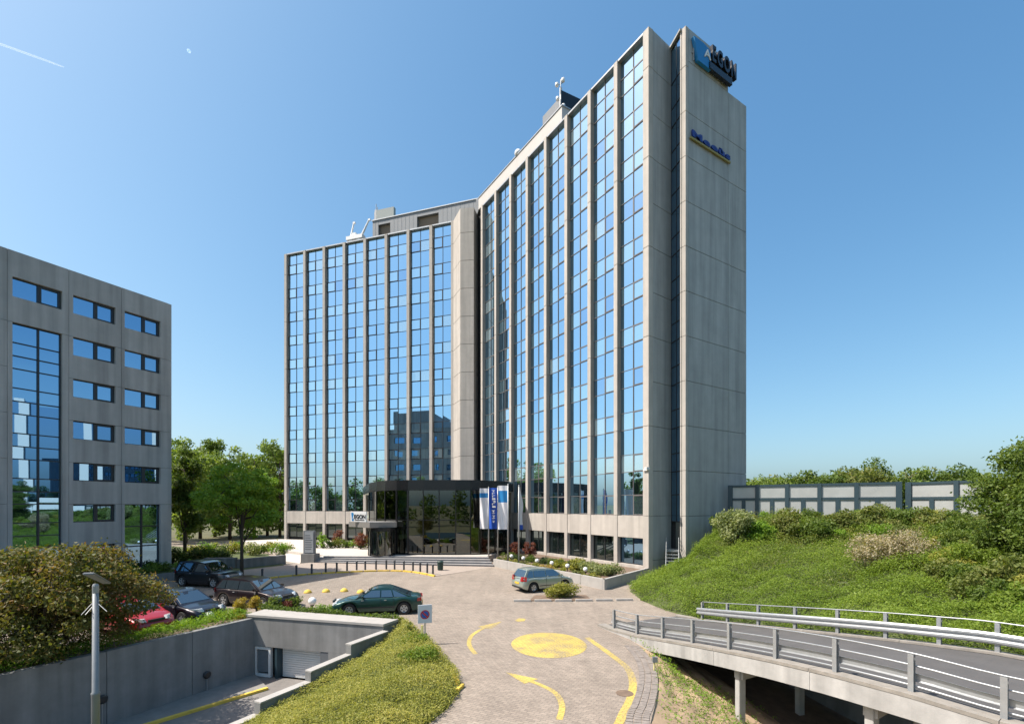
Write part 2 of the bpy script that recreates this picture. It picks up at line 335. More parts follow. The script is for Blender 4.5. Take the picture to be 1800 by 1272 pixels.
# garage pit geometry
WZ = .45
gA = dp(434.8, 1079, FP * (H - WZ) / 191); gB = dp(673.5, 1096, FP * (H - WZ) / 208)          # front wall top edge
gAb = dp(465.5, 1070, FP * (H - WZ) / 182); gBb = dp(698.6, 1087.6, FP * (H - WZ) / 199.6)
WZL = .286
lA = dp(0, 1187, FP * (H - WZL) / 299); lB = dp(441, 1087, FP * (H - WZL) / 199)                # left wall top edge
ldir = (lB - lA).normalized(); lnorm = Vector((-ldir.y, ldir.x, 0))                            # points left, away from the pit
lC = lA - ldir * 9
# edges of the road towards the viewer
Redge = [gp(699, 1096), gp(718, 1104), gp(745, 1126), gp(772, 1150), gp(796, 1175), gp(806, 1197), gp(802, 1222), gp(786, 1245), gp(765, 1262), gp(750, 1274), Vector((-2.75, 9.6, 0)), Vector((-3.2, 6, 0)), Vector((-3.4, -3, 0))]
Eedge = [gp(1080, 1111), gp(1104, 1121), gp(1124, 1134), gp(1144, 1156), gp(1156, 1182), gp(1157, 1210), gp(1151, 1240), gp(1143, 1272), Vector((3.15, 10, 0)), Vector((2.9, 6, 0)), Vector((2.9, -3, 0))]
strip = [lC + lnorm * 2.4, lA + lnorm * 2.4, lB + lnorm * 2.0]
poly = [(p.x, p.y) for p in [Vector((-60, 75, 0)), Vector((-60, -2, 0))] + [strip[0] + lnorm * 20, strip[0], strip[2]] + [Vector((gAb.x, gAb.y + .1, 0)), Vector((gBb.x, gBb.y + .05, 0))] + Redge + Eedge[::-1] + [gp(1236, 1093), Vector((30, 26, 0)), Vector((30, 75, 0))]]
b = MB(); tr = tessellate_polygon([[Vector((p[0], p[1], 0)) for p in poly]])
b.add([(p[0], p[1], 0) for p in poly], [tuple(t) for t in tr])
plaza = struct('plaza_pavement', b, M['pave'])
for p in plaza.data.polygons:
    pass
def flat_poly(name, pts, z, m, parent):
    b = MB(); pts = [(p[0], p[1]) for p in pts]; tr = tessellate_polygon([[Vector((p[0], p[1], 0)) for p in pts]])
    b.add([(p[0], p[1], z) for p in pts], [tuple(t) for t in tr]); return b.build(name, m, parent)
def fix_up(o):
    bm = bmesh.new(); bm.from_mesh(o.data)
    for f in bm.faces:
        f.normal_update()
        if f.normal.z < 0: f.normal_flip()
    bm.to_mesh(o.data); bm.free()
fix_up(plaza)
# yellow roundabout disc (a flat ellipse on the paving, slightly irregular), arrows and edge line
cc = gp(964.5, 1134); a0 = (gp(1031, 1134) - gp(898, 1134)).length / 2; b0 = (gp(964.5, 1111.5) - gp(964.5, 1156)).length / 2
cy = (gp(964.5, 1111.5) + gp(964.5, 1156)) / 2
bm_ = MB(); ring = [(cy.x + a0 * math.cos(t * math.pi / 32), cy.y + b0 * math.sin(t * math.pi / 32)) for t in range(64)]
vs = [(x, y, .006) for x, y in ring] + [(cy.x + (x - cy.x) * .6, cy.y + (y - cy.y) * .6, .05) for x, y in ring] + [(cy.x, cy.y, .07)]
bm_.add(vs, [(i, (i + 1) % 64, 64 + (i + 1) % 64, 64 + i) for i in range(64)] + [(64 + i, 64 + (i + 1) % 64, 128) for i in range(64)])
bm_.build('painted_disc', M['wyel'], plaza, smooth=True)
def catmull(pts, n=8):
    pts = [Vector(p) for p in pts]; out = []
    for i in range(len(pts) - 1):
        p0, p1, p2, p3 = pts[max(i - 1, 0)], pts[i], pts[i + 1], pts[min(i + 2, len(pts) - 1)]
        for k in range(n):
            t = k / n; out.append(.5 * ((2 * p1) + (-p0 + p2) * t + (2 * p0 - 5 * p1 + 4 * p2 - p3) * t * t + (-p0 + 3 * p1 - 3 * p2 + p3) * t ** 3))
    out.append(pts[-1]); return out
def stroke(name, pts, wd, z, m, parent, arrow=0):
    c = catmull(pts, 8); L = []; Rr = []
    for i, p in enumerate(c):
        t = (c[min(i + 1, len(c) - 1)] - c[max(i - 1, 0)]).normalized(); nn = Vector((-t.y, t.x, 0)) * wd / 2
        L.append(p + nn + Vector((0, 0, z))); Rr.append(p - nn + Vector((0, 0, z)))
    b = MB().ribbon(L, Rr)
    if arrow:
        t = (c[-1] - c[-3]).normalized(); nn = Vector((-t.y, t.x, 0)); e = c[-1] + Vector((0, 0, z))
        b.add([e + nn * arrow * .26, e - nn * arrow * .26, e + t * arrow], [(0, 1, 2)])
    o = b.build(name, m, parent); fix_up(o); return o
stroke('painted_arrow', [gp(983, 1264), gp(988, 1240), gp(977, 1218), gp(952, 1204), gp(934, 1197)], .17, .006, M['wyel'], plaza, 1.15)
stroke('painted_arrow', [gp(836, 1149), gp(825, 1133), gp(828, 1118), gp(843, 1107), gp(852, 1103)], .17, .006, M['wyel'], plaza, 1.4)
stroke('painted_line', [gp(1032, 1120), gp(1050, 1133), gp(1078, 1153), gp(1102, 1173), gp(1112, 1196), gp(1109, 1225), gp(1096, 1252), gp(1085, 1276), Vector((1.9, 10.6, 0))], .23, .006, M['wyel'], plaza)
flat_poly('painted_mark', [gp(905, 1090), gp(912, 1086), gp(924, 1087), gp(922, 1091), gp(911, 1092)], .006, M['wyel'], plaza)
# manhole cover
b = MB(); mc = gp(1098, 1218); b.lathe((mc.x, mc.y, .0), [(.25, .004), (.25, .012)], 18); b.build('drain_cover', M['soil'], plaza)
# border courses along the right-hand road edge : real blocks, joined
b = MB(); ec = catmull(Eedge[2:10], 10)
for row in range(3):
    acc = 0
    for i in range(len(ec) - 1):
        t = ec[i + 1] - ec[i]; L = t.length; k = max(1, round(L / .22)); tn = t.normalized(); nn = Vector((tn.y, -tn.x, 0))
        if nn.x < 0: nn = -nn
        for j in range(k):
            p0 = ec[i] + tn * (L * j / k + .012); p1 = ec[i] + tn * (L * (j + 1) / k - .012); o0 = -(row * .20 + .02); o1 = o0 - .17; h = .012 + random.uniform(0, .012)
            b.hexa([q + Vector((0, 0, z)) for z in (-.02, h) for q in (p0 + nn * o0, p1 + nn * o0, p1 + nn * o1, p0 + nn * o1)])
o = b.build('border_block', plain('border_blocks', (.24, .21, .185), .9, var=.25, scale=5), plaza); o['kind'] = 'stuff'
# kerb stones, shared mesh
kb = MB(); kb.box(-.48, .48, -.075, .075, -.05, .12)
kme = None
def kerb_run(pts, m, parent, name='kerb_stone', step=1.0):
    global kme
    if m.name not in KM:
        o = kb.build(name, m, parent, bevel=.015); KM[m.name] = o.data; bpy.data.objects.remove(o)
    c = catmull(pts, 12); d = [0]
    for i in range(1, len(c)): d.append(d[-1] + (c[i] - c[i - 1]).length)
    n = int(d[-1] / step)
    for k in range(n):
        s = (k + .5) * d[-1] / n; i = max(j for j in range(len(d)) if d[j] <= s); i = min(i, len(c) - 2); f = (s - d[i]) / (d[i + 1] - d[i]); p = c[i].lerp(c[i + 1], f); t = c[i + 1] - c[i]
        o = bpy.data.objects.new(name, KM[m.name]); col.objects.link(o); o.parent = parent; o.location = (p.x, p.y, random.uniform(-.004, .004)); o.rotation_euler = (0, 0, math.atan2(t.y, t.x) + random.uniform(-.01, .01))
KM = {}
arc = [gp(380, 1027), gp(450, 1019.5), gp(500, 1013.5), gp(560, 1008.5), gp(610, 1006), gp(660, 1004), gp(700, 1004), gp(730, 1006.5), gp(765, 1013)]
kerb_run(arc, M['yel'], plaza, 'kerb_stone')
# raised walk behind the yellow kerb
ca = catmull(arc, 6); back = [gp(868, 996), gp(545, 990), gp(420, 1004)]
b = MB(); b.prism([(p.x, p.y + .09) for p in ca] + [(q.x, q.y) for q in back], -.05, [.10] * (len(ca) - 1) + [.03, .0, .10, .10])
struct('raised_walk', b, plain('walk_paving', (.34, .285, .24), .9, var=.1, scale=2.5, bump=.2))
# island kerb in front of the silver car
kerb_run([gp(900, 1057), gp(1000, 1056.5), gp(1115, 1055)], M['kerb'], plaza)
kerb_run([gp(900, 1057) + Vector((-.05, .6, 0)), gp(901, 1052)], M['kerb'], plaza)
b = MB(); b.prism([tuple(gp(930, 1056).xy), tuple(gp(1040, 1056).xy), tuple(gp(1030, 1046).xy), tuple(gp(940, 1047).xy)], -.02, .05); struct('planting_bed', b, M['soil'])

# ------------------------------------------------------------------ office tower
def wing(p0, p1, k=10.62):                     # pixel pairs on the glass head -> frame
    q = []
    for x, y in (p0, p1):
        Z = FP * FL * k / (HY - y); q.append(((x - CX) * Z / FP, Z))
    return Frame(q[0], q[1])
LW = wing((506, 447), (792.8, 390)); RW = wing((848.6, 360.9), (1128, 62.4))
zf = lambda k: H + k * FL
ZT = zf(10.62); ZS1 = zf(-.235); ZS0 = H - .743 * FL; DG = -.40
tower = thing('office_tower', 'tall concrete and mirror glass office tower with two angled wings', 'office building', (0, 50, 0))
l0 = LW.hit(501.5); lp = (LW.hit(757) - l0) / 7; r0 = RW.hit(846.5); rp = (RW.hit(1135) - r0) / 8
ROWS = [(-.235, .247, .778)] + [(.778 + i, 1.193 + i, 1.778 + i) for i in range(9)] + [(9.778, 10.194, 10.62)]
CAND = []                                       # panes awaiting the 300 limit
PW = .43
def jit(P, s=.004): return P
def pane(F, u0, u1, z0, z1, d, win, mkey, jitter=.0022):
    n = F.N; c = [F.P(u0, d, z0), F.P(u1, d, z0), F.P(u1, d, z1), F.P(u0, d, z1)]
    # glass panes are never perfectly in plane: tilt each one by a few millimetres
    tx, tz, bow = random.gauss(0, jitter), random.gauss(0, jitter), abs(random.gauss(0, jitter * .9))
    off = lambda a, q: tx * a * (u1 - u0) + tz * q * (z1 - z0)
    N3 = Vector((n.x, n.y, 0)); vs = []
    for q in range(3):
        for a in range(3):
            s, t = a / 2, q / 2
            o = off(s - .5, t - .5) + bow * (4 * s * (1 - s)) * (4 * t * (1 - t)) * .9
            vs.append(F.P(u0 + (u1 - u0) * s, d, z0 + (z1 - z0) * t) + N3 * o)
    fs = [(q * 3 + a, q * 3 + a + 1, q * 3 + a + 4, q * 3 + a + 3) for q in range(2) for a in range(2)]
    bk = [v - N3 * .012 for v in (vs[0], vs[2], vs[8], vs[6])]
    ctr = F.P((u0 + u1) / 2, d, (z0 + z1) / 2); v = ctr - Vector((0, 0, H)); cosv = abs(v.normalized().dot(N3)); area = (u1 - u0) * (z1 - z0) * cosv / v.length_squared
    vis = abs(v.x / v.y) * FP < 930
    CAND.append((area * vis, vs, fs, bk, win, mkey))
def wpick():
    return random.choice(['gs1'] * 6 + ['gt'] * 3 + ['gs2', 'gs3'])
def window(F, u0, u1, kb_, km, kt, left_open, fm, name='window'):
    z0, zm, z1 = zf(kb_), zf(km), zf(kt); um = (u0 + u1) / 2; b = MB()
    b.fbox(F, um - .024, um + .024, DG - .03, DG + .05, z0, z1)
    b.fbox(F, u0, um - .028, DG - .03, DG + .045, zm - .022, zm + .022); b.fbox(F, um + .028, u1, DG - .03, DG + .045, zm - .022, zm + .022)
    b.fbox(F, u0, um - .028, DG - .03, DG + .045, z0, z0 + .05); b.fbox(F, um + .028, u1, DG - .03, DG + .045, z0, z0 + .05)
    b.fbox(F, u0, u0 + .04, DG - .03, DG + .04, z0 + .05, zm - .03); b.fbox(F, u1 - .04, u1, DG - .03, DG + .04, z0 + .05, zm - .03)
    a0, a1 = (u0 + .042, um - .03) if left_open else (um + .03, u1 - .042)
    b.fring(F, a0, a1, z0 + .052, zm - .03, .065, DG - .02, DG + .065)
    w = b.build(name, fm, tower)
    for h, (a, c) in enumerate(((u0, um), (um, u1))):
        m0 = .0
        pane(F, a + .005, c - .005, z0 + .01, zm - .005, DG + (.03 if (h == 0) == left_open else 0), w, wpick())
        pane(F, a + .005, c - .005, zm + .005, z1 - .005, DG, w, 'gt')
def pier(F, u, z0, z1, wd=PW):
    zs = [z0] + [zf(k) for k in (-.235, 1.778, 3.778, 5.778, 7.778, 9.778) if z0 < zf(k) < z1] + [z1]
    for a, c in zip(zs[:-1], zs[1:]):
        b = MB(); b.fbox(F, u - wd / 2, u + wd / 2, DG - .1, 0, a + .008, c - .008); b.build('pier_panel', M['conc'], tower, bevel=.02)
def bay(F, u0, u1, kmin, left_open, fm):
    for a, m_, t in ROWS:
        if t <= kmin + .01: continue
        window(F, u0, u1, a, m_, t, left_open, fm)
    b = MB(); b.fbox(F, u0, u1, DG - .3, -.06, ZT + .01, ZT + .16); b.build('coping', M['steel'], tower)
for i in range(8):
    u0, u1 = l0 + lp * i + PW / 2, l0 + lp * (i + 1) - PW / 2
    if i == 7: u1 = LW.hit(793)
    kmin = 1.0 if i == 7 else -.3
    bay(LW, u0, u1, kmin, True, M['frame'])
    if i < 6:
        b = MB(); b.fbox(LW, u0, u1, DG - .1, -.05, ZS0, ZS1 - .004); b.build('spandrel_panel', M['conc'], tower)
        b = MB(); um = (u0 + u1) / 2; b.fring(LW, u0, u1, .9, ZS0 - .005, .06, DG - .03, DG + .05); b.fbox(LW, um - .03, um + .03, DG - .03, DG + .05, .96, ZS0 - .065)
        w = b.build('window', M['frame'], tower); pane(LW, u0 + .05, um - .02, .95, ZS0 - .05, DG, w, 'gd'); pane(LW, um + .02, u1 - .05, .95, ZS0 - .05, DG, w, 'gd')
    if i == 7:
        b = MB(); b.fbox(LW, u0, u1, DG - .1, -.05, 7.4, zf(.778) + 0.0); b.build('spandrel_panel', M['conc'], tower)
for i in range(8): pier(LW, l0 + lp * i, .5 if i < 6 else 7.2, ZT + .14)
pier(LW, LW.hit(797.5), 7.3, ZT + .14, (LW.hit(803) - LW.hit(793)))
for i in range(8):
    u0, u1 = r0 + rp * i + PW / 2, r0 + rp * (i + 1) - PW / 2
    kmin = 1.0 if i == 0 else -.3
    bay(RW, u0, u1, kmin, False, M['frameg'])
    if i >= 2:
        b = MB(); b.fbox(RW, u0, u1, DG - .1, -.05, ZS0, ZS1 - .004); b.build('spandrel_panel', M['conc'], tower)
        b = MB(); um = (u0 + u1) / 2; b.fring(RW, u0, u1, .75, ZS0 - .005, .07, DG - .03, DG + .05); b.fbox(RW, um - .035, um + .035, DG - .03, DG + .05, .82, ZS0 - .075)
        w = b.build('window', M['frame'], tower); pane(RW, u0 + .05, um - .02, .8, ZS0 - .05, DG, w, 'gl' if i == 7 else 'gd'); pane(RW, um + .02, u1 - .05, .8, ZS0 - .05, DG, w, 'gl' if i == 7 else 'gd')
        b = MB(); b.fbox(RW, u0, u1, DG - .1, -.05, -.2, .745); b.build('plinth_panel', M['conc'], tower)
    if i == 0:
        b = MB(); b.fbox(RW, u0, u1, DG - .1, -.05, 7.4, zf(.778)); b.build('spandrel_panel', M['conc'], tower)
for i in range(9): pier(RW, r0 + rp * i, -.2 if i > 1 else 7.3, ZT + .14, PW if i < 8 else PW + .16)
# gable end
Eu = r0 + rp * 8 + PW / 2 + .08; E0 = RW.P(Eu, 0, 0)
def wpt(x, h, k=10.66): Z = FP * FL * k / h; return Vector(((x - CX) * Z / FP, Z))
g1p = wpt(1180, 803); G1 = Frame((E0.x, E0.y), (g1p.x, g1p.y))
c1 = wpt(1205, 784, 9.92); c2 = wpt(1312, 701, 9.92); G2 = Frame((c1.x, c1.y), (c2.x, c2.y))
LV = [-.1] + [zf(k) for k in [-1.235, -.235] + [.778 + i for i in range(10)]] + [ZT + .16]
LV = [-1.0] + LV[1:]
ZG2 = zf(9.92); LV2 = LV[:-2] + [ZG2]
def gable(F, us, m=M['gable'], LV=LV):
    for a, c in zip(us[:-1], us[1:]):
        for z0, z1 in zip(LV[:-1], LV[1:]):
            b = MB(); b.fbox(F, a + .010, c - .010, -.25, 0, z0 + .012, z1 - .012); b.build('wall_panel', m, tower, bevel=.012)
gable(G1, [0.02, G1.len])
gable(G2, [.34, G2.hit(1280), G2.len], LV=LV2); gable(G2, [.34, G2.hit(1280)], LV=[ZG2, ZT + .16])
for z0, z1 in zip(LV[:-1], LV[1:]):            # the lighter corner strip of the projecting block
    b = MB(); b.fbox(G2, 0, .325, -.5, .02, z0 + .008, z1 - .008); b.build('corner_panel', M['conc'], tower, bevel=.015)
SL = Frame((g1p.x, g1p.y), tuple((G2.P(0, -.30, 0)).xy))
b = MB()
zc = [2.0, 4.1] + [zf(k) for k in (.247,)] + [zf(.778 + i) for i in range(10)] + [zf(10.5)]
zz = [ZS1 - 3.0, zf(-.235)]
for i in range(10): zz += [zf(.36 + i), zf(.778 + i)] if i else [zf(.247), zf(.778)]
zz = [1.9, 4.15, zf(.247), zf(.778)] + [q for i in range(9) for q in (zf(1.193 + i), zf(1.778 + i))] + [ZT - .1]
um = SL.len * .5
for a, c in zip(zz[:-1], zz[1:]):
    bb = MB(); bb.fring(SL, .02, um, a, c, .035, -.05, .03); bb.fring(SL, um + .002, SL.len - .02, a, c, .035, -.05, .03); w = bb.build('stair_window', M['frame'], tower)
    if a > 2:
        pane(SL, .05, um - .03, a + .03, c - .03, 0, w, 'gs2'); pane(SL, um + .03, SL.len - .05, a + .03, c - .03, 0, w, 'gs2')
b = MB(); b.fbox(SL, um * .9, SL.len - .05, -.04, .035, 1.95, 4.1); dd = b.build('stair_door', plain('stair_door_green', (.085, .10, .095), .5), tower)
b = MB(); b.fbox(SL, 0, SL.len, -.1, .2, ZT + .0, ZT + .15); b.fbox(SL, 0, SL.len, -.3, .0, -1, 1.9); b.build('stair_coping', M['gable'], tower)
# corner block between the wings
q1 = LW.P(LW.hit(796), -.1, 0); f1 = dp(809, 367, FP * (ZT + .1 - H) / 521.5); f2 = dp(833, 364, FP * (ZT + .1 - H) / 523.5); q2 = Vector((f2.x + .55, f2.y + 2.6, 0))
CB = [Frame((q1.x, q1.y), (f1.x, f1.y)), Frame((f1.x, f1.y), (f2.x, f2.y)), Frame((f2.x, f2.y), (q2.x, q2.y))]
cz = [7.2] + [zf(k) for k in (.778, 1.778, 2.778, 3.778, 4.778, 5.778, 6.778, 7.778, 8.778, 9.778)] + [ZT + .14]
for z0, z1 in zip(cz[:-1], cz[1:]):
    b = MB(); b.prism([(q1.x, q1.y), (f1.x, f1.y), (f2.x, f2.y), (q2.x, q2.y)], z0 + .009, z1 - .009); b.build('corner_panel', M['conc'], tower, bevel=.02)
# dark recess between corner block and right wing
p8 = RW.P(r0 - PW / 2, -.25, 0); DS = Frame((q2.x - .2, q2.y - .1), (p8.x + .1, p8.y))
b = MB(); b.fbox(DS, 0, DS.len, -.1, 0, 7.2, ZT); b.build('recess_glazing', M['gd'], tower)
b = MB()
for z in cz[1:-1]: b.fbox(DS, 0, DS.len, 0.002, .04, z - .03, z + .03)
b.build('recess_bar', M['frame'], tower)
# core, roof, penthouse
back = 17.0
lc = [LW.P(l0 - .25, DG - .12, 0), LW.P(LW.hit(803), DG - .12, 0)]; rc = [RW.P(r0 - .2, DG - .12, 0), RW.P(Eu - .3, DG - .12, 0)]
gi = [G1.P(.1, -.27, 0), G1.P(G1.len - .12, -.27, 0), SL.P(.1, -.35, 0), SL.P(SL.len - .05, -.35, 0), G2.P(.3, -.52, 0), G2.P(G2.len - .05, -.27, 0)]
far = [G2.P(G2.len - .05, -.27, 0) + Vector((-RW.U.x, -RW.U.y, 0)) * 26, LW.P(20, -22, 0), LW.P(l0 - .25, -back, 0)]
gm = G2.P(G2.hit(1280) - .05, -.27, 0); gm2 = gm + Vector((-RW.U.x, -RW.U.y, 0)) * 26
foot = [lc[0], lc[1], Vector((q2.x - 1.0, q2.y + .3, 0)), rc[0], rc[1], gi[1], gi[2], gi[3], gi[4], gm, gm2] + far[1:]
b = MB(); b.prism([tuple((gm + Vector((RW.U.y, -RW.U.x, 0)) * -.01).xy), tuple(gi[5].xy), tuple(far[0].xy), tuple(gm2.xy)], -1.0, ZG2 - .02); b.build('building_core', M['core'], tower)
b = MB(); b.fbox(G2, G2.hit(1280) - .2, G2.hit(1280), -2.5, -.26, ZG2, ZT + .15); b.build('wall_panel', M['gable'], tower)
b = MB(); b.prism([(p.x, p.y) for p in foot], -1.0, ZT - .02); b.build('building_core', M['core'], tower)
b = MB(); b.prism([(p.x + 0, p.y) for p in foot], ZT - .015, ZT + .05); b.build('roof', M['roofing'], tower)
e = LW.P(l0 - .30, 0, 0); EL = Frame(tuple(LW.P(l0 - .3, -back, 0).xy), tuple(LW.P(l0 - .3, 0.0, 0).xy))
b = MB(); b.fbox(EL, 0, EL.len - .1, -.2, 0, -.5, ZT + .12); b.build('end_wall', M['conc'], tower)
# lift-motor penthouse along the left wing
kp = 11.4; zp = zf(kp); ua = LW.hit(655, -.55); ub = LW.hit(832, -.55)
bays_ = [(LW.hit(665, -.55), LW.hit(686, -.55)), (LW.hit(733, -.55), LW.hit(771, -.55))]
segs = [(ua, bays_[0][0]), (bays_[0][1], bays_[1][0]), (bays_[1][1], ub + .6)]
b = MB()
for a, c in segs: b.fbox(LW, a, c, -1.2, -.55, ZT + .05, zp - .12)
for a, c in bays_: b.fbox(LW, a, c, -1.2, -.56, zp - .75, zp - .12)
b.fbox(LW, ua, ub + .6, -9, -1.25, ZT + .05, zp - .12)
pent = b.build('penthouse', M['metal'], tower)
b = MB(); b.fbox(LW, ua - .1, ub + .7, -9.1, -.45, zp - .115, zp); b.build('roof_edge', M['steel'], pent)
for a, c in bays_:
    b = MB(); n = 16
    for k in range(n):
        z = ZT + .1 + (zp - .8 - ZT) * k / n; z2 = z + (zp - .8 - ZT) / n * .9
        b.add([LW.P(a, -1.05, z), LW.P(c, -1.05, z), LW.P(c, -.98, z2), LW.P(a, -.98, z2)], [(0, 1, 2, 3)]); b.add([LW.P(a, -1.05, z), LW.P(c, -1.05, z), LW.P(c, -1.1, z), LW.P(a, -1.1, z)], [(0, 1, 2, 3)])
    b.build('louvre', M['louvre'], pent)
b = MB()
for a, c in segs:
    k = max(2, int((c - a) / .55))
    for j in range(1, k): b.fbox(LW, a + (c - a) * j / k - .012, a + (c - a) * j / k + .012, -.55, -.535, ZT + .05, zp - .13)
b.build('seam', M['metal'], pent)
# raised parapet along the inner half of the right wing
zr = zf(11.07); ur = RW.hit(986)
b = MB(); b.fbox(RW, r0 - PW / 2 - .8, ur, -6, -.12, ZT + .17, zr); rb = b.build('raised_parapet', plain('pale_cladding', (.50, .48, .45), .7, var=.05, scale=1), tower)
b = MB(); b.fbox(RW, r0 - PW / 2 - .8, ur + .1, -6.1, -.05, zr + .003, zr + .1); b.build('roof_edge', M['steel'], tower)
cpt = [tuple(LW.P(ub + .3, -.6, 0).xy), tuple(RW.P(r0 - PW / 2 - .85, -.12, 0).xy), tuple(RW.P(r0 - PW / 2 - .85, -6, 0).xy), tuple(LW.P(ub + .3, -6, 0).xy)]
b = MB(); b.prism(cpt, ZT + .1, [zp - .05, zr + .1, zr + .1, zp - .05]); b.build('raised_parapet', M['metal'], tower)
# panes: the 300 that show largest as parts, the rest joined
CAND.sort(key=lambda t: -t[0])
for ar, vs, fs, bk, win, mk in CAND[:300]:
    b = MB(); b.add(vs, fs); b.add(bk, [(3, 2, 1, 0)]); b.build('pane', M[mk], win, fix=False, smooth=True)
keys = ['gt', 'gs1', 'gs2', 'gs3', 'gd', 'gl', 'gc']
b = MB()
for ar, vs, fs, bk, win, mk in CAND[300:]:
    b.mi = keys.index(mk); b.add(vs, fs)
o = b.build('pane', [M[k] for k in keys], tower, fix=False, smooth=True); o['kind'] = 'stuff'

# ------------------------------------------------------------------ signs and roof equipment
fnt = bpy.data.fonts.load('<builtin>') if '<builtin>' in bpy.data.fonts else None
def text_mesh(s, size, depth, bold=0.0):
    cu = bpy.data.curves.new('txt', 'FONT'); cu.body = s; cu.size = size; cu.extrude = depth / 2; cu.offset = bold; cu.resolution_u = 3; cu.fill_mode = 'BOTH'
    o = bpy.data.objects.new('txt', cu); col.objects.link(o); dg = bpy.context.evaluated_depsgraph_get(); dg.update()
    me = bpy.data.meshes.new_from_object(o.evaluated_get(dg)); bpy.data.objects.remove(o); bpy.data.curves.remove(cu)
    return me
def place_letters(F, s, u, d, z, size, depth, m, parent, bold=0.0, adv=1.0, sx=1.0, name='letter'):
    for ch in s:
        if ch == ' ': u += size * .3; continue
        me = text_mesh(ch, size, depth, bold); xs = [v.co.x for v in me.vertices]; x0, x1 = min(xs), max(xs)
        for v in me.vertices: v.co = F.P(u + (v.co.x - x0) * sx, d + v.co.z, z + v.co.y)
        me.update(); link(name, me, m, parent); u += (x1 - x0) * sx + size * .10 * adv
    return u
def fit_letters(F, txt, u0, u1, d, z, hcap, depth, m, parent, bold=0.0, gap=.12, name='letter'):
    mes = [text_mesh(ch, 1.0, depth, bold) for ch in txt]; ws = []
    cap = max(v.co.y for v in text_mesh('E', 1.0, depth, bold).vertices)
    for me in mes: xs = [v.co.x for v in me.vertices]; ws.append((min(xs), max(xs)))
    tot = sum(b_ - a_ for a_, b_ in ws) + gap * (len(txt) - 1); sx = (u1 - u0) / tot; sy = hcap / cap; u = u0
    for me, (a_, b_) in zip(mes, ws):
        for v in me.vertices: v.co = F.P(u + (v.co.x - a_) * sx, d + v.co.z, z + v.co.y * sy)
        me.update(); link(name, me, m, parent); u += (b_ - a_ + gap) * sx
us, zs = G2.uz(1214, 69); ue, ze = G2.uz(1243, 90); _, zb_ = G2.uz(1216, 104.5)
sg = thing('roof_sign', 'large blue emblem with black raised letters at the tower top', 'sign', tuple(G2.P(us, .1, zb_)))
hgt = zs - zb_; we_ = ue - us
A_ = [(0, zs), (we_ * .55, zs + .05), (we_, zs - .12), (we_ * 1.02, zb_ - .12), (we_ * .24, zb_ - .12)]
b = MB(); b.add([G2.P(us + a, .32, z) for a, z in A_] + [G2.P(us + a, .06, z) for a, z in A_], [(0, 4, 3, 2, 1), (5, 6, 7, 8, 9), (0, 1, 6, 5), (1, 2, 7, 6), (2, 3, 8, 7), (3, 4, 9, 8), (4, 0, 5, 9)]); b.build('emblem', M['sblue'], sg)
fit_letters(G2, 'A', us + we_ * .58, us + we_ * .98, .36, zb_ + hgt * .36, hgt * .44, .06, M['white'], sg, .01)
ul0, ul1 = G2.hit(1244), G2.hit(1286); zl0 = G2.uz(1244, 113)[1]
fit_letters(G2, 'EGON', ul0, ul1, .30, zl0, 1.22, .30, M['black'], sg, .03, gap=.16)
b = MB(); b.fbox(G2, G2.hit(1240), G2.hit(1279), .15, .42, zl0 - .72, zl0 - .22); b.build('tagline_box', M['black'], sg)
b = MB(); ue2 = G2.hit(1279)
for k in range(8): x = us + .2 + k * (ue2 - us - .4) / 7; b.fbox(G2, x, x + .06, .02, .14, zl0 - .7, zs - .3)
b.fbox(G2, us + .1, ue2, .02, .10, zl0 - .16, zl0 - .08); b.build('bracket', M['steel'], sg)
u1_, z1_ = G2.uz(1211, 241); u2_, z2_ = G2.uz(1281, 284)
ms = thing('wall_sign', 'blue raised lettering over a yellow bar on the shaded gable', 'sign', tuple(G2.P(u1_, .1, z1_)))
fit_letters(G2, 'Meeùs', u1_ + .22, u2_ - .02, .12, z1_ + .08, .50, .12, plain('sign_blue', (.012, .035, .22), .5), ms, .03, gap=.10)
b = MB(); b.fbox(G2, u1_, u2_, .05, .18, z1_ - .16, z1_ - .02); b.build('underline', plain('sign_yellow', (.30, .24, .07), .6), ms)
# sign boxes on the roof
def rpt(px, py, F, d): u, z = F.uz(px, py, d); return u, z
t = thing('rooftop_screen', 'pale and dark two-sided screen on the right wing roof', 'roof screen', tuple(RW.P(RW.hit(986), -1.5, ZT)))
ua_ = RW.hit(954, -.9); ub_, zu_ = RW.uz(984, 171, -.9)
b = MB(); b.fbox(RW, ua_, ub_, -1.1, -.9, zr + .12, zu_); b.build('panel', M['metal'], t)
pA = RW.P(ub_ + .2, -.85, 0); pB = pA + Vector((1.9, 1.0, 0)) * .8; DF = Frame((pA.x, pA.y), (pB.x, pB.y))
zq = dp(1000, 158, pA.y).z
b = MB(); b.fbox(DF, 0, DF.len * 1.35, -.2, 0, zq - 1.9, zq); b.build('panel', M['black'], t)
b = MB(); b.fbox(RW, ub_ + .03, ub_ + .18, -1.05, -.85, ZT + .2, zq + .3)
for k in (0.5, 1.5): b.tube([RW.P(ub_ - k, -1.15, ZT), RW.P(ub_ - k, -1.15, zr + .9)], .05, 6)
b.build('post', M['white'], t)
am = thing('antenna_mast', 'white drum antennas on a mast above the dark roof screen', 'antenna', tuple(RW.P(ub_ + .12, -1.85, zq)))
b = MB(); top = dp(994, 142, pA.y); b.tube([(pA.x, pA.y - .1, zq - 2.2), (pA.x, pA.y - .1, top.z)], .05, 6); b.tube([(pA.x - .35, pA.y - .1, top.z - .55), (pA.x + .2, pA.y - .1, top.z - .3)], .03, 6); b.build('mast', M['pole'], am)
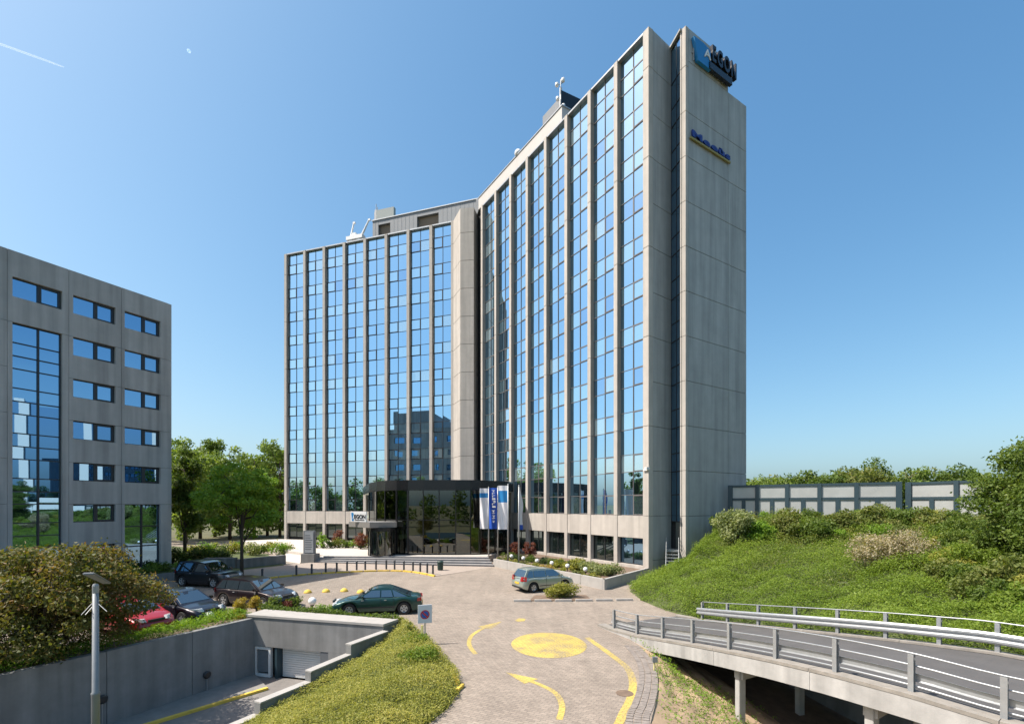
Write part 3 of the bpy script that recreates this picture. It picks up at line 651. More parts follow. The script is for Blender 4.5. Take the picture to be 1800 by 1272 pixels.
for dx, dz in ((-.38, -.55), (.22, -.1), (-.3, -1.9), (.25, -2.6)):
    b = MB(); b.lathe((pA.x + dx, pA.y - .15, top.z + dz - .17), [(.10, 0), (.17, .05), (.17, .32), (.10, .36)], 10); b.build('drum_antenna', M['white'], am, smooth=True)
dm = dp(911, 271, RW.P(RW.hit(911), -1, 0).y); b = MB(); b.lathe((dm.x, dm.y, zr + .05), [(.3, 0), (.42, .25), (.36, .5), (.2, .66), (.03, .72)], 14)
tag(b.build('satellite_dome', M['white'], None, smooth=True), 'small white dome on the raised roof parapet', 'dome')
t = thing('rooftop_screen', 'grey sign box with antennas on the left wing penthouse', 'roof screen', tuple(LW.P(LW.hit(660), -2, zp)))
a_, za_ = LW.uz(662, 385, -2.0); c_, zc_ = LW.uz(692, 357, -2.0)
b = MB(); b.fbox(LW, a_, c_, -2.5, -2.0, zp + .25, zp + 2.3); b.fbox(LW, a_ - .3, c_ + .35, -2.6, -1.9, zp + .05, zp + .18); b.build('panel', plain('grey_green_panel', (.26, .30, .29), .6), t)
b = MB(); b.fbox(LW, a_ - .32, a_ - .02, -2.5, -2.0, zp, zp + 2.4)
for k, hh in ((0, 3.3), (.2, 2.8), (-.25, 2.2)): b.tube([LW.P(a_ - .2 + k, -2.2, zp), LW.P(a_ - .2 + k, -2.2, zp + hh)], .05, 6)
b.fbox(LW, a_ - .62, a_ - .36, -2.3, -2.1, zp + .1, zp + 1.2); b.build('antenna', M['pole'], t)
t = thing('window_cleaning_cradle', 'white window cleaning cradle with two raised arms on the roof', 'roof crane', tuple(LW.P(LW.hit(630), -1.5, ZT)))
a_ = LW.hit(612, -1.5); c_ = LW.hit(640, -1.5)
b = MB(); b.fbox(LW, a_, c_, -1.8, -1.0, ZT + 1.0, ZT + 1.5); b.fbox(LW, a_ + .4, a_ + .9, -1.7, -1.1, ZT + .05, ZT + 1.0); b.fbox(LW, c_ - .9, c_ - .4, -1.7, -1.1, ZT + .05, ZT + 1.0); b.fbox(LW, a_ + .9, a_ + 1.5, -1.6, -1.1, ZT + 1.5, ZT + 1.9); b.build('carriage', M['white'], t)
for s_, k in ((a_ + .5, .5), (c_ - .35, 1.2)):
    b = MB(); b.tube([LW.P(s_, -1.4, ZT + 1.4), LW.P(s_ + k, -1.4, ZT + 3.4)], [.16, .10], 6); b.fbox(LW, s_ + k - .1, s_ + k + .25, -1.5, -1.3, ZT + 3.3, ZT + 3.55); b.build('arm', M['white'], t)
b = MB(); cq = RW.P(Eu - .2, 0, 0); zcam = H + (888 - 825) * cq.y / FP
b.fbox(RW, Eu - .45, Eu + .05, .01, .12, zcam - .08, zcam + .03); b.fbox(RW, Eu - .08, Eu + .12, .02, .36, zcam - .02, zcam + .16); tag(b.build('security_camera', M['white']), 'white security camera on the corner of the sunlit wing', 'camera')
# ------------------------------------------------------------------ entrance pavilion, terrace and steps
ZTER = .60
PZ = FP * (H - ZTER) / (975 - HY); PT = H + 45 * PZ / FP; PB = H + 26.5 * PZ / FP
pav = thing('entrance_pavilion', 'black framed glass entrance pavilion at the foot of the tower', 'entrance', (-7, PZ + 3, ZTER))
def ppx(px, Z): return Vector(((px - CX) * Z / FP, Z))
pp = [ppx(649, PZ + 6.5), ppx(662, PZ + 3.2), ppx(677, PZ + 1.5), ppx(697, PZ + .5), ppx(717, PZ + .15), ppx(744, PZ), ppx(772, PZ), ppx(801, PZ), ppx(827, PZ + .2), ppx(845, PZ + .6), ppx(870, PZ + 1.7), ppx(894, PZ + 3.0)]
poly = [tuple(p) for p in pp] + [tuple(RW.P(RW.hit(905), .2, 0).xy), tuple(RW.P(r0, .6, 0).xy), (LW.P(LW.hit(795), .6, 0).x, LW.P(LW.hit(795), .6, 0).y), tuple(LW.P(LW.hit(640), .2, 0).xy)]
b = MB(); b.prism(poly, PB, PT); b.build('fascia', M['black'], pav, bevel=.03)
cx_ = sum(p[0] for p in poly) / len(poly); cy_ = sum(p[1] for p in poly) / len(poly)
b = MB(); b.prism([(cx_ + (x - cx_) * .985, cy_ + (y - cy_) * .985) for x, y in poly], PB - .06, PB - .005); b.build('ceiling', plain('ceiling_white', (.55, .57, .52), .8), pav)
b = MB(); b.prism([(cx_ + (x - cx_) * .97, cy_ + (y - cy_) * .97) for x, y in poly], ZTER + .01, ZTER + .06); b.build('lobby_floor', plain('lobby_floor', (.16, .15, .13), .25), pav)
mez = [(x, y + 2.6) for x, y in [tuple(p) for p in pp[1:9]]] + [poly[-3], poly[-2], poly[-1]]
b = MB(); b.prism(mez, 3.75, 4.1); b.build('mezzanine', plain('mezzanine_edge', (.32, .36, .30), .6), pav)
b = MB()
for k, (px, dz) in enumerate([(690, 4), (735, 4.5), (790, 4.5), (835, 4.5)]):
    q = ppx(px, PZ + dz); b.lathe((q.x, q.y, ZTER), [(.22, 0), (.22, PB - ZTER)], 10)
b.build('column', M['wallc'], pav)
b = MB()
for px in (708, 735, 757, 786, 812): q = ppx(px, PZ + 3.2); b.box(q.x - .45, q.x + .45, q.y - .3, q.y + .3, ZTER + .06, ZTER + .85)
b.build('lobby_bench', M['wallt'], pav)
for i in range(len(pp) - 1):
    F = Frame(tuple(pp[i]), tuple(pp[i + 1]))
    w_ = .10 if i not in (3, 4) else .18
    b = MB(); b.fbox(F, -w_ / 2, w_ / 2, -.12, .06, ZTER, PB - .005); b.build('mullion', M['black'], pav)
    for z0, z1 in ((ZTER, ZTER + .10), (3.95, 4.03)): b = MB(); b.fbox(F, w_ / 2, F.len - .05, -.05, .03, z0, z1); b.build('transom', M['black'], pav)
    b = MB()
    for z0, z1 in ((ZTER + .10, 3.95), (4.03, PB)):
        b = MB(); b.fbox(F, w_ / 2, F.len - .05, -.02, 0, z0, z1); b.build('pane', M['gc'], pav)
# revolving door and canopy
dc = ppx(671, PZ - .2); cz0 = 3.3
b = MB(); cq = [ppx(613, PZ + .9), ppx(650, PZ - 1.9), ppx(697, PZ - .25), ppx(700, PZ + 1.6), ppx(640, PZ + 3.2)]
b.prism([tuple(p) for p in cq], cz0, cz0 + .52); b.build('canopy', plain('canopy_metal', (.24, .23, .215), .5, metal=.3, var=.05), pav, bevel=.02)
b = MB(); b.lathe((dc.x, dc.y, ZTER), [(1.28, 0), (1.28, .06)], 20); b.lathe((dc.x, dc.y, cz0 - .35), [(1.28, 0), (1.28, .34)], 20)
for k in range(10):
    a = 2 * math.pi * k / 10 + .2; b.tube([(dc.x + 1.24 * math.cos(a), dc.y + 1.24 * math.sin(a), ZTER), (dc.x + 1.24 * math.cos(a), dc.y + 1.24 * math.sin(a), cz0 - .3)], .045, 6)
b.tube([(dc.x, dc.y, ZTER), (dc.x, dc.y, cz0)], .07, 8); b.build('revolving_door', M['black'], pav)
b = MB(); n = 20
vs = [(dc.x + 1.22 * math.cos(2 * math.pi * k / n), dc.y + 1.22 * math.sin(2 * math.pi * k / n), z) for z in (ZTER + .06, cz0 - .35) for k in range(n)]
b.add(vs, [(k, (k + 1) % n, n + (k + 1) % n, n + k) for k in range(n)]); b.build('door_glass', M['gc'], pav, smooth=True)
# sign standing on the canopy
sl_, sr_ = dp(616, 910, PZ - .2), dp(644, 910, PZ - .9); SF = Frame((sl_.x, sl_.y), (sr_.x, sr_.y))
sg = thing('canopy_sign', 'white sign with a blue emblem and black lettering on the entrance canopy', 'sign', (sl_.x, sl_.y, cz0 + .52))
b = MB(); b.fbox(SF, 0, SF.len, -.12, 0, cz0 + .525, cz0 + 1.52); b.build('board', M['white'], sg, bevel=.015)
b = MB(); z0 = cz0 + .62; b.add([SF.P(.10, .012, z0 + .78), SF.P(.30, .012, z0 + .80), SF.P(.38, .012, z0 + .74), SF.P(.40, .012, z0), SF.P(.18, .012, z0)], [(0, 4, 3, 2, 1)]); b.build('emblem', M['sblue'], sg)
place_letters(SF, 'A', .27, .02, z0 + .18, .50, .01, M['white'], sg, .01, sx=.7)
place_letters(SF, 'EGON', .45, .015, z0 + .22, .56, .02, M['black'], sg, .015, adv=.5, sx=(SF.len - .5) / 1.62)
b = MB(); x = .52
while x < SF.len - .22: wd = random.uniform(.05, .09); b.fbox(SF, x, x + wd, 0, .012, z0 + .04, z0 + .12); x += wd + .025
b.build('tagline', M['black'], sg)
# terrace and steps
sA, sB = gp(545.5, 989.5), gp(867.5, 995.5); sdir = (sB - sA).normalized(); sn = Vector((-sdir.y, sdir.x, 0))
tA = dp(576, 976, FP * (H - ZTER) / 88.5); tB = dp(856, 978, FP * (H - ZTER) / 89.5)
t = thing('entrance_steps', 'broad grey stone steps leading up to the glass entrance', 'steps', tuple((sA + sB) / 2))
ns = 4
for k in range(ns):
    f0 = k / ns; f1_ = 1.0
    A0 = sA.lerp(tA, f0); B0 = sB.lerp(tB, f0); A1 = sA.lerp(tA, (k + 1) / ns) + sn * .25; B1 = sB.lerp(tB, (k + 1) / ns) + sn * .25
    b = MB(); z1 = ZTER * (k + 1) / (ns + 0) - (.004 if k == ns - 1 else 0); b.prism([(A0.x, A0.y), (B0.x, B0.y), (B1.x, B1.y), (A1.x, A1.y)], -.02, z1 - .02); b.build('step', M['step'], t, bevel=.012)
    bb = MB(); A2 = A0 - sn * .03; B2 = B0 - sn * .03; A3 = A0 + sn * .33; B3 = B0 + sn * .33
    bb.prism([(A2.x, A2.y), (B2.x, B2.y), (B3.x, B3.y), (A3.x, A3.y)], z1 - .018, z1 + .012); bb.build('tread', plain('tread_stone', (.36, .35, .34), .8, var=.08, scale=2) if k == 0 else bpy.data.materials['tread_stone'], t)
b = MB(); tl = gp(520, 962, ZTER)
b.prism([(tA.x, tA.y + .05), (tB.x, tB.y + .05), (tB.x + 1.5, tB.y + 6), (LW.P(LW.hit(800), .6, 0).x, LW.P(LW.hit(800), .6, 0).y), tuple(LW.P(l0, .7, 0).xy), tuple((LW.P(l0, .7, 0) + Vector((-4, -3, 0))).xy), (tl.x - 1.5, tl.y - 2)], -.02, ZTER)
struct('terrace', b, M['terr'])
b = MB(); b.prism([tuple(sA.xy), tuple((tA + sn * .2).xy), tuple((tA + sn * .2 - sdir * .5).xy), tuple((sA - sdir * .5).xy)], -.02, [.16, ZTER + .04, ZTER + .04, .16]); tag(b.build('stair_cheek', M['terr']), 'low pale sloping cheek wall left of the entrance steps', 'wall')
# ramp up to the terrace at the left
rA = gp(500, 992); b = MB(); ra = [gp(495, 985), gp(527, 990), gp(541, 966, ZTER), gp(508, 963, ZTER)]
b.add([ra[0], ra[1], ra[2], ra[3]], [(0, 1, 2, 3)]); o = struct('access_ramp', b, M['terr']); fix_up(o)
# information totem on its plinth
tp = gp(540, 989.5); TF = Frame(tuple(gp(528.5, 989.5).xy), tuple(gp(552, 990).xy)); hpx = FP / tp.y
tt = thing('information_totem', 'tall grey information pillar on a concrete plinth beside the steps', 'sign', tuple(tp))
b = MB(); b.fbox(TF, 0, TF.len, -1.0, 0, -.02, 16.5 / hpx); b.build('plinth', M['wallc'], tt, bevel=.02)
b = MB(); b.fbox(TF, .10, TF.len - .12, -.55, -.25, 16.5 / hpx, 57 / hpx); b.build('pillar', plain('totem_grey', (.20, .21, .22), .5), tt, bevel=.02)
b = MB(); b.fbox(TF, .26, TF.len - .22, -.249, -.22, 18.5 / hpx, 55 / hpx); tpan = b.build('panel', plain('totem_panel', (.38, .40, .42), .4), tt)
b = MB()
for k in range(7): b.fbox(TF, .32, TF.len - .28 - random.uniform(0, .25), -.219, -.215, (24 + 4 * k) / hpx, (25.3 + 4 * k) / hpx)
b.build('text_line', plain('totem_text', (.12, .13, .15), .6), tpan)
# terrace planting in front of the left wing handled with the shrubs
# ------------------------------------------------------------------ planter along the right wing with flags and globe lamps
wA, wB, wC = gp(867, 995), gp(1062.7, 1036.4), gp(1141, 1013.5)
pl = thing('planter_wall', 'low pale concrete planter wall along the sunlit wing', 'planter', tuple(wB)); ZPW = .68
def wallseg(a, c, n, name):
    d = (c - a); L = d.length; d.normalize(); nn = Vector((-d.y, d.x, 0)); nn = nn if nn.y > 0 else -nn
    for k in range(n):
        p = a + d * (L * k / n + .006); q = a + d * (L * (k + 1) / n - .006)
        b = MB(); b.prism([tuple(p.xy), tuple(q.xy), tuple((q + nn * .22).xy), tuple((p + nn * .22).xy)], -.3, ZPW); b.build('wall_panel', M['wallt'], pl, bevel=.012)
wallseg(wA, wB, 6, 'w'); wallseg(wB + Vector((.02, .03, 0)), wC, 3, 'w')
b = MB(); we = RW.P(Eu - .8, .02, 0); ws = RW.P(RW.hit(905), .02, 0)
b.prism([(wA.x + .15, wA.y + .15), (wB.x, wB.y + .2), (wC.x - .1, wC.y + .1), tuple(we.xy), tuple(ws.xy), (wA.x + .2, wA.y + 3)], -.2, .52); b.build('planter_soil', M['soil'], pl)
poles = [(859, 977, 857), (875, 982.5, 856), (893, 987, 852), (912, 990.5, 854)]
flab = ['flagpole with a white and blue banner nearest the entrance glass', 'flagpole with a solid blue banner lettered in white', 'flagpole with a white banner topped by a deep blue field', 'flagpole with a white banner seen edge-on, farthest right']
def banner(p, ztop, zbot, wd, ang, seed, bands):
    nx, nz = 10, 26; vs = []; dirv = Vector((math.cos(ang), math.sin(ang), 0)); nv = Vector((-dirv.y, dirv.x, 0)); r = random.Random(seed); ph = r.uniform(0, 6)
    for k in range(nz + 1):
        z = ztop + (zbot - ztop) * k / nz
        for i in range(nx + 1):
            s = i / nx; am = .20 * s * (0.3 + k / nz); vs.append(p + dirv * (wd * s + .05) + nv * (am * math.sin(7.5 * s + ph + k * .16) + .05 * s * math.sin(k * .35 + ph)) + Vector((0, 0, z)))
    b = MB(); b.v = [tuple(v) for v in vs]
    for k in range(nz):
        f = k / nz; mi = next(i for i, e in enumerate(bands) if f < e)
        for i in range(nx): a = k * (nx + 1) + i; b.f.append([a, a + 1, a + nx + 2, a + nx + 1]); b.m.append(mi)
    return b
for k, (px, by, ty) in enumerate(poles):
    p = gp(px, by, .55); zt = H + (HY - ty) * p.y / FP; z0 = ZTER if k == 0 else .5
    t = thing('flagpole', flab[k], 'flagpole', (p.x, p.y, z0), group='flagpoles beside the entrance')
    b = MB(); b.tube([(p.x, p.y, z0 - .1), (p.x, p.y, zt)], [.075, .05], 10); b.build('pole', M['pole'], t, smooth=True)
    b = MB(); b.lathe((p.x, p.y, zt), [(.06, 0), (.06, .06), (.02, .1)], 8); b.build('finial', M['pole'], t)
    zb2 = H - (929 - HY) * p.y / FP; pv = Vector((p.x, p.y, 0))
    ang = [math.pi, math.pi, math.pi, math.pi * .42][k]; wd = [.80, .74, .80, .75][k]
    if k == 0: bb = banner(pv, zt - .05, zb2, wd, ang, 1, [.08, .23, 1.1]); ms_ = [M['cloth'], M['sblue'], M['cloth']]
    elif k == 1: bb = banner(pv, zt - .05, zb2, wd, ang, 2, [1.1]); ms_ = [M['wblue']]
    elif k == 2: bb = banner(pv, zt - .05, zb2 - .05, wd, ang, 5, [.08, .35, 1.1]); ms_ = [M['cloth'], M['sblue'], M['cloth']]
    else: bb = banner(pv, zt - .05, zb2 - .1, wd, ang, 4, [.88, 1.1]); ms_ = [M['cloth'], M['wblue']]
    fl = bb.build('banner', ms_, t, smooth=True, fix=False)
    if k == 1:
        g = MB(); z = zt - .25
        for j in range(13):
            if j == 7: z -= .17; continue
            for sgn in (-1,):
                x0 = p.x - .52 + random.uniform(-.03, .03); g.box(x0, x0 + .28, p.y - .10, p.y - .088, z - .04, z); g.box(x0 + random.choice([0, .12, .22]), x0 + random.choice([.06, .16, .27]) + .04, p.y - .10, p.y - .088, z - .17, z - .05)
            z -= .235
        g.build('lettering', M['white'], fl)
gl = [(899, 977), (920, 980.5), (944, 985), (970, 989), (997.5, 994), (1029, 1000)]
for k, (px, py) in enumerate(gl):
    f = (px - 867) / (1062.7 - 867); base = wA.lerp(wB, min(max(f, 0), 1)); Zg = base.y + 1.1 * (1 - .2 * f); q = dp(px, py, Zg)
    t = thing('garden_lamp', f"white globe garden lamp in the planter bed, {['first','second','third','fourth','fifth','sixth'][k]} from the entrance", 'lamp', (q.x, q.y, .5), group='white globe lamps in the planter')
    b = MB(); b.tube([(q.x, q.y, .45), (q.x, q.y, q.z - .1)], .035, 6); b.build('stem', M['dark'], t)
    b = MB(); b.lathe((q.x, q.y, q.z), [(.05, -.16), (.13, -.11), (.165, 0), (.13, .11), (.05, .155), (.004, .16)], 12); b.build('globe', M['globe'], t, smooth=True)
# ------------------------------------------------------------------ bollards, bin
bx = [(461, 1017), (521, 1010), (548, 1007.5), (572.6, 1005.5), (592, 1004.5), (610, 1002.7), (627, 1001.5), (642, 1001), (661, 1000.3), (679, 1000), (693.6, 1000.3), (710, 1001.3), (726, 1002.6), (738.7, 1004.2), (751, 1006.2), (761, 1008.3)]
ordn = ['first', 'second', 'third', 'fourth', 'fifth', 'sixth', 'seventh', 'eighth', 'ninth', 'tenth', 'eleventh', 'twelfth', 'thirteenth', 'fourteenth', 'fifteenth', 'sixteenth']
bo = thing('bollard', '', 'bollard'); b = MB(); b.lathe((0, 0, 0), [(.075, 0), (.075, .60), (.07, .62)], 12); b.build('post', M['boll'], bo, smooth=False)
b = MB(); b.lathe((0, 0, .62), [(.085, 0), (.085, .10), (.05, .14), (.004, .15)], 12); b.build('cap', M['boll'], bo)
def dup(root, loc, rz=0.0):
    r = root.copy(); col.objects.link(r); r.location = loc; r.rotation_euler = (0, 0, rz)
    for ch in list(root.children):
        c = ch.copy(); col.objects.link(c); c.parent = r
        for g in list(ch.children): d = g.copy(); col.objects.link(d); d.parent = c
    return r
for k, (px, py) in enumerate(bx):
    p = gp(px, py, .1 if k else 0.0); o = bo if k == 0 else dup(bo, p); o.location = (p.x, p.y, .1 if k else .0)
    tag(o, f'dark grey bollard behind the yellow kerb, {ordn[k]} of the row from the left', 'bollard', 'bollards behind the yellow kerb')
p = gp(774, 1001, .1); t = thing('litter_bin', 'dark green litter bin at the right end of the bollards', 'litter bin', (p.x, p.y, .08))
b = MB(); b.lathe((p.x, p.y, .08), [(.20, 0), (.23, .05), (.25, .62), (.25, .66)], 14); b.build('body', M['bin'], t)
b = MB(); b.lathe((p.x, p.y, .74), [(.27, .0), (.27, .03), (.2, .1), (.01, .12)], 14); b.build('lid', M['bin'], t)
# yellow marker domes on the paving
yd = [(489, 1049), (541, 1041.5), (573, 1040), (605, 1039), (634, 1041.5)]
yb = MB(); yb.lathe((0, 0, 0), [(.24, 0), (.24, .03), (.20, .12), (.12, .19), (.01, .22)], 14)
for k, (px, py) in enumerate(yd):
    p = gp(px, py)
    if k == 0: y0 = yb.build('marker_dome', M['yel'], None, smooth=True); o = y0
    else: o = y0.copy(); col.objects.link(o)
    o.location = p; o.scale = (1.15, 1.15, 1.2) if k == 0 else (1, 1, 1)
    tag(o, f"low yellow dome on the paving, {['leftmost by the dark estate car','second from the left','third from the left','fourth from the left','rightmost before the green car'][k]}", 'marker', 'yellow marker domes')
# ------------------------------------------------------------------ office block at the left
LZ = FP * H / 111 * .87; lo = ((295.5 - CX) * LZ / FP, LZ); LZ0 = LZ * 355 / 456; li = ((0 - CX) * LZ0 / FP, LZ0)
dv = Vector((lo[0] - li[0], lo[1] - li[1])).normalized(); ext = (lo[0] - dv.x * 30, lo[1] - dv.y * 30)
LB = Frame(ext, lo)                              # u runs towards the far corner at LB.len
lz = lambda py, px: LB.uz(px, py)[1]
lob = thing('office_block', 'lower grey concrete office block in shade at the left edge', 'office building', (lo[0], lo[1], 0))
ztop = lz(533, 295.5); ucol = [0, LB.hit(12.7) - 6.2, LB.hit(12.7) - 3.1, LB.hit(12.7), LB.hit(121), LB.hit(213.6), LB.len]
heads = [lz(565, 282), lz(629.2, 282)]; pit = heads[0] - heads[1]; hw = lz(565, 282) - lz(593, 282)
HD = [heads[0] - pit * k for k in range(7)]
zbs = lz(999, 295.5); print('office base', zbs); zr_ = [ztop] + HD[1:7] + [-.2]
def lpanel(u0, u1, z0, z1, hole=None):
    g = .009; b = MB(); D = (-.35, 0)
    if hole is None: b.fbox(LB, u0 + g, u1 - g, *D, z0 + g, z1 - g)
    else:
        a, c, e, f = hole
        b.fbox(LB, u0 + g, a, *D, z0 + g, z1 - g); b.fbox(LB, c, u1 - g, *D, z0 + g, z1 - g)
        if e - z0 > .05: b.fbox(LB, a, c, *D, z0 + g, e)
        if z1 - f > .03: b.fbox(LB, a, c, *D, f, z1 - g)
    b.build('wall_panel', M['lb'], lob)
def lwin(a, c, e, f, split=.53, rows=1):
    b = MB(); um = a + (c - a) * split; b.fring(LB, a, c, e, f, .05, -.30, -.2)
    b.fbox(LB, um - .05, um + .05, -.30, -.17, e + .05, f - .05); b.fring(LB, um + .05, c - .05, e + .05, f - .05, .09, -.28, -.165)
    w = b.build('window', M['frame'], lob)
    LP.append((w, a + .05, um - .05, e + .05, f - .05)); LP.append((w, um + .05, c - .05, e + .05, f - .05))
LP = []
wins = {3: (LB.hit(22), LB.hit(109.5)), 4: (LB.hit(128.7), LB.hit(203)), 5: (LB.hit(219.3), LB.hit(282))}
for cidx in (1, 2): wins[cidx] = (wins[3][0] - 3.1 * (3 - cidx), wins[3][1] - 3.1 * (3 - cidx))
for ci in range(6):
    u0, u1 = ucol[ci], ucol[ci + 1]
    for ri in range(7):
        z1, z0 = zr_[ri], zr_[ri + 1]
        if ci == 0: lpanel(u0, u1, z0, z1); continue
        a, c = wins[ci]
        if ci == 3 and ri > 0:
            if ri == 1: lpanel(u0, u1, zr_[7], zr_[1], (a, c, zbs + .1, HD[1]))
            continue
        if ci == 5 and ri == 5:
            lpanel(u0, u1, zr_[7], zr_[5], (a, c, zbs + .12, HD[5])); b = MB(); f = HD[5]; e = zbs + .12; um = a + (c - a) * .5
            b.fring(LB, a, c, e, f, .06, -.30, -.2); b.fbox(LB, um - .05, um + .05, -.3, -.18, e + .06, f - .06)
            zz_ = [e + .06, e + 1.7, e + 3.1, f - .06]
            for z in zz_[1:-1]: b.fbox(LB, a + .06, um - .05, -.3, -.18, z - .04, z + .04); b.fbox(LB, um + .05, c - .06, -.3, -.18, z - .04, z + .04)
            w = b.build('window', M['frame'], lob)
            for k in range(3): LP.append((w, a + .06, um - .05, zz_[k] + .04 * (k > 0), zz_[k + 1] - .04 * (k < 2))); LP.append((w, um + .05, c - .06, zz_[k] + .04 * (k > 0), zz_[k + 1] - .04 * (k < 2)))
            continue
        if ci == 5 and ri == 6: continue
        f = HD[ri]; e = f - hw; lpanel(u0, u1, z0, z1, (a, c, e, f)); lwin(a, c, e, f)
# tall glazed bay
a, c = wins[3]; um = a + (c - a) * .53; b = MB(); f = HD[1]; e = zbs + .1
b.fring(LB, a, c, e, f, .05, -.30, -.2); b.fbox(LB, um - .045, um + .045, -.3, -.17, e + .05, f - .05)
zz_ = [f - .05]; z = f
for k in range(1, 7):
    zz_ += [HD[k] - hw * .98, HD[k] - hw - (pit - hw) * .5, HD[k] - pit]
zz_ = [z for z in zz_ if z > e + .3] + [e + .05]
for z in zz_[1:-1]: b.fbox(LB, a + .05, um - .045, -.3, -.19, z - .03, z + .03); b.fbox(LB, um + .045, c - .05, -.3, -.19, z - .03, z + .03)
w = b.build('window', M['frame'], lob)
for z1, z0 in zip(zz_[:-1], zz_[1:]):
    LP.append((w, a + .05, um - .045, z0 + .03, z1 - .03)); LP.append((w, um + .045, c - .05, z0 + .03, z1 - .03))
for w, a, c, e, f in LP:
    CAND.clear(); pane(LB, a, c, e, f, -.25, w, 'gl', .004); _, vs, fs, bk, win, mk = CAND[0]
    b = MB(); b.add(vs, fs); b.add(bk, [(3, 2, 1, 0)]); b.build('pane', M[mk], w, fix=False, smooth=True)
DEP = 18.0
cA = LB.P(0, -.36, 0); cB = LB.P(LB.len - .05, -.36, 0); nb = Vector((LB.N.x, LB.N.y, 0))
b = MB(); b.prism([tuple(cA.xy), tuple(cB.xy), tuple((cB - nb * DEP).xy), tuple((cA - nb * DEP).xy)], -.2, ztop - .02); b.build('building_core', M['core'], lob)
b = MB(); b.prism([tuple(cA.xy), tuple(cB.xy), tuple((cB - nb * DEP).xy), tuple((cA - nb * DEP).xy)], ztop - .015, ztop + .03); b.build('roof', M['roofing'], lob)
rs = [LB.P(2, -10, 0), LB.P(LB.len - .6, -10, 0)]
b = MB(); b.prism([tuple(rs[0].xy), tuple(rs[1].xy), tuple((rs[1] - nb * 7.6).xy), tuple((rs[0] - nb * 7.6).xy)], ztop + .035, ztop + 3.7); b.build('reflection_storey', M['lb'], lob)  # unseen storey, added to raise the block's reflection in the tower glass
EF = Frame(tuple(LB.P(LB.len, 0, 0).xy), tuple((LB.P(LB.len, 0, 0) - nb * DEP).xy))
for k in range(5):
    for ri in range(7):
        z1, z0 = zr_[ri], zr_[ri + 1]; u0, u1 = EF.len * k / 5 + .02, EF.len * (k + 1) / 5; f = HD[ri]; e = f - hw; um = (u0 + u1) / 2
        b = MB(); a, c = um - .9, um + .9; g = .009
        for args in ((u0 + g, a, z0 + g, z1 - g), (c, u1 - g, z0 + g, z1 - g), (a, c, z0 + g, e)): b.fbox(EF, args[0], args[1], -.04, .25, args[2], args[3])
        if z1 - f > .03: b.fbox(EF, a, c, -.04, .25, f, z1 - g)
        b.build('wall_panel', M['lb'], lob)
        CAND.clear(); pane(EF, a, c, e, f, .02, lob, 'gl'); _, vs, fs, bk, win, mk = CAND[0]; b = MB(); b.add(vs, fs); b.build('pane', M[mk], lob, fix=False)
rp_ = thing('raised_planter', 'low grey raised planter along the foot of the office block', 'planter', (lo[0], lo[1], 0))
b = MB(); b.prism([tuple(LB.P(LB.len - 16, .02, 0).xy), tuple(LB.P(LB.len - 16, 1.5, 0).xy), tuple(LB.P(LB.len + 1.3, 1.5, 0).xy), tuple(LB.P(LB.len + 1.3, -9, 0).xy), tuple(LB.P(LB.len + .06, -9, 0).xy), tuple(LB.P(LB.len + .06, .02, 0).xy)], -.05, zbs - .12); b.build('wall', M['wallc'], rp_, bevel=.02)
b = MB(); b.prism([tuple(LB.P(LB.len - 15.8, .04, 0).xy), tuple(LB.P(LB.len - 15.8, 1.3, 0).xy), tuple(LB.P(LB.len + 1.1, 1.3, 0).xy), tuple(LB.P(LB.len + 1.1, .04, 0).xy)], zbs - .13, zbs - .05); b.build('soil', M['grassg'], rp_)
# ------------------------------------------------------------------ garage entrance
gar = thing('garage_entrance', 'grey concrete garage entrance sunk below the forecourt', 'garage', tuple(gA))
GZ = -2.35
GF = Frame(tuple(gA.xy), tuple(gB.xy)); gd = GF.len
doL, doR = GF.hit(482.7), GF.hit(577); zl = GF.uz(483, 1137)[1]; zl2 = GF.uz(560, 1145)[1]; zl = (zl + zl2) / 2
dep_ = (gAb - gA).y
bk_ = [tuple(gAb.xy), tuple(gBb.xy)]
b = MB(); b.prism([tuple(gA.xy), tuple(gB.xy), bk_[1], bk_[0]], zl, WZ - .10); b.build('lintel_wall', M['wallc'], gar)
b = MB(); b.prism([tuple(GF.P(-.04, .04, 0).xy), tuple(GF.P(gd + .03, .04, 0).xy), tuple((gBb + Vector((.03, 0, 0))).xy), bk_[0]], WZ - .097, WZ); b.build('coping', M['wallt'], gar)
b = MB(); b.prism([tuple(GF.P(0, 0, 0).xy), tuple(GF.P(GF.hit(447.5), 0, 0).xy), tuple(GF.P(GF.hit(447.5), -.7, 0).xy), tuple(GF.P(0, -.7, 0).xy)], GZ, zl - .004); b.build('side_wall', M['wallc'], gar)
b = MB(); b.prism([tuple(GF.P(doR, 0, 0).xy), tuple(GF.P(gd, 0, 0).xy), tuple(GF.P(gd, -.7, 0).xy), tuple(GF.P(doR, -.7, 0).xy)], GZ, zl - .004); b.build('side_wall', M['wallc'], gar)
pl0, pl1 = GF.hit(562), GF.hit(577)
b = MB(); b.fbox(GF, pl1 - .42, pl1 - .01, -.28, -.02, GZ, zl - .006); b.build('pillar', plain('pillar_grey', (.13, .14, .15), .6), gar)
dr = MB(); nsl = 14; hh = (zl - GZ) / nsl
gdoor = None
for k in range(nsl):
    b = MB(); z0 = GZ + hh * k; b.fbox(GF, doL + .12, pl1 - .44, -.42, -.36, z0 + .008, z0 + hh - .002)
    b.build('door_slat', M['door'], gar, bevel=.006)
b = MB(); b.fbox(GF, doL - 1.0, doR, -.75, -.5, GZ, zl - .006); b.build('door_backing', M['core'], gar)
b = MB(); b.fbox(GF, doL - .02, doL + .10, -.40, -.03, GZ, zl - .006); b.build('door_jamb', M['steeld'], gar)
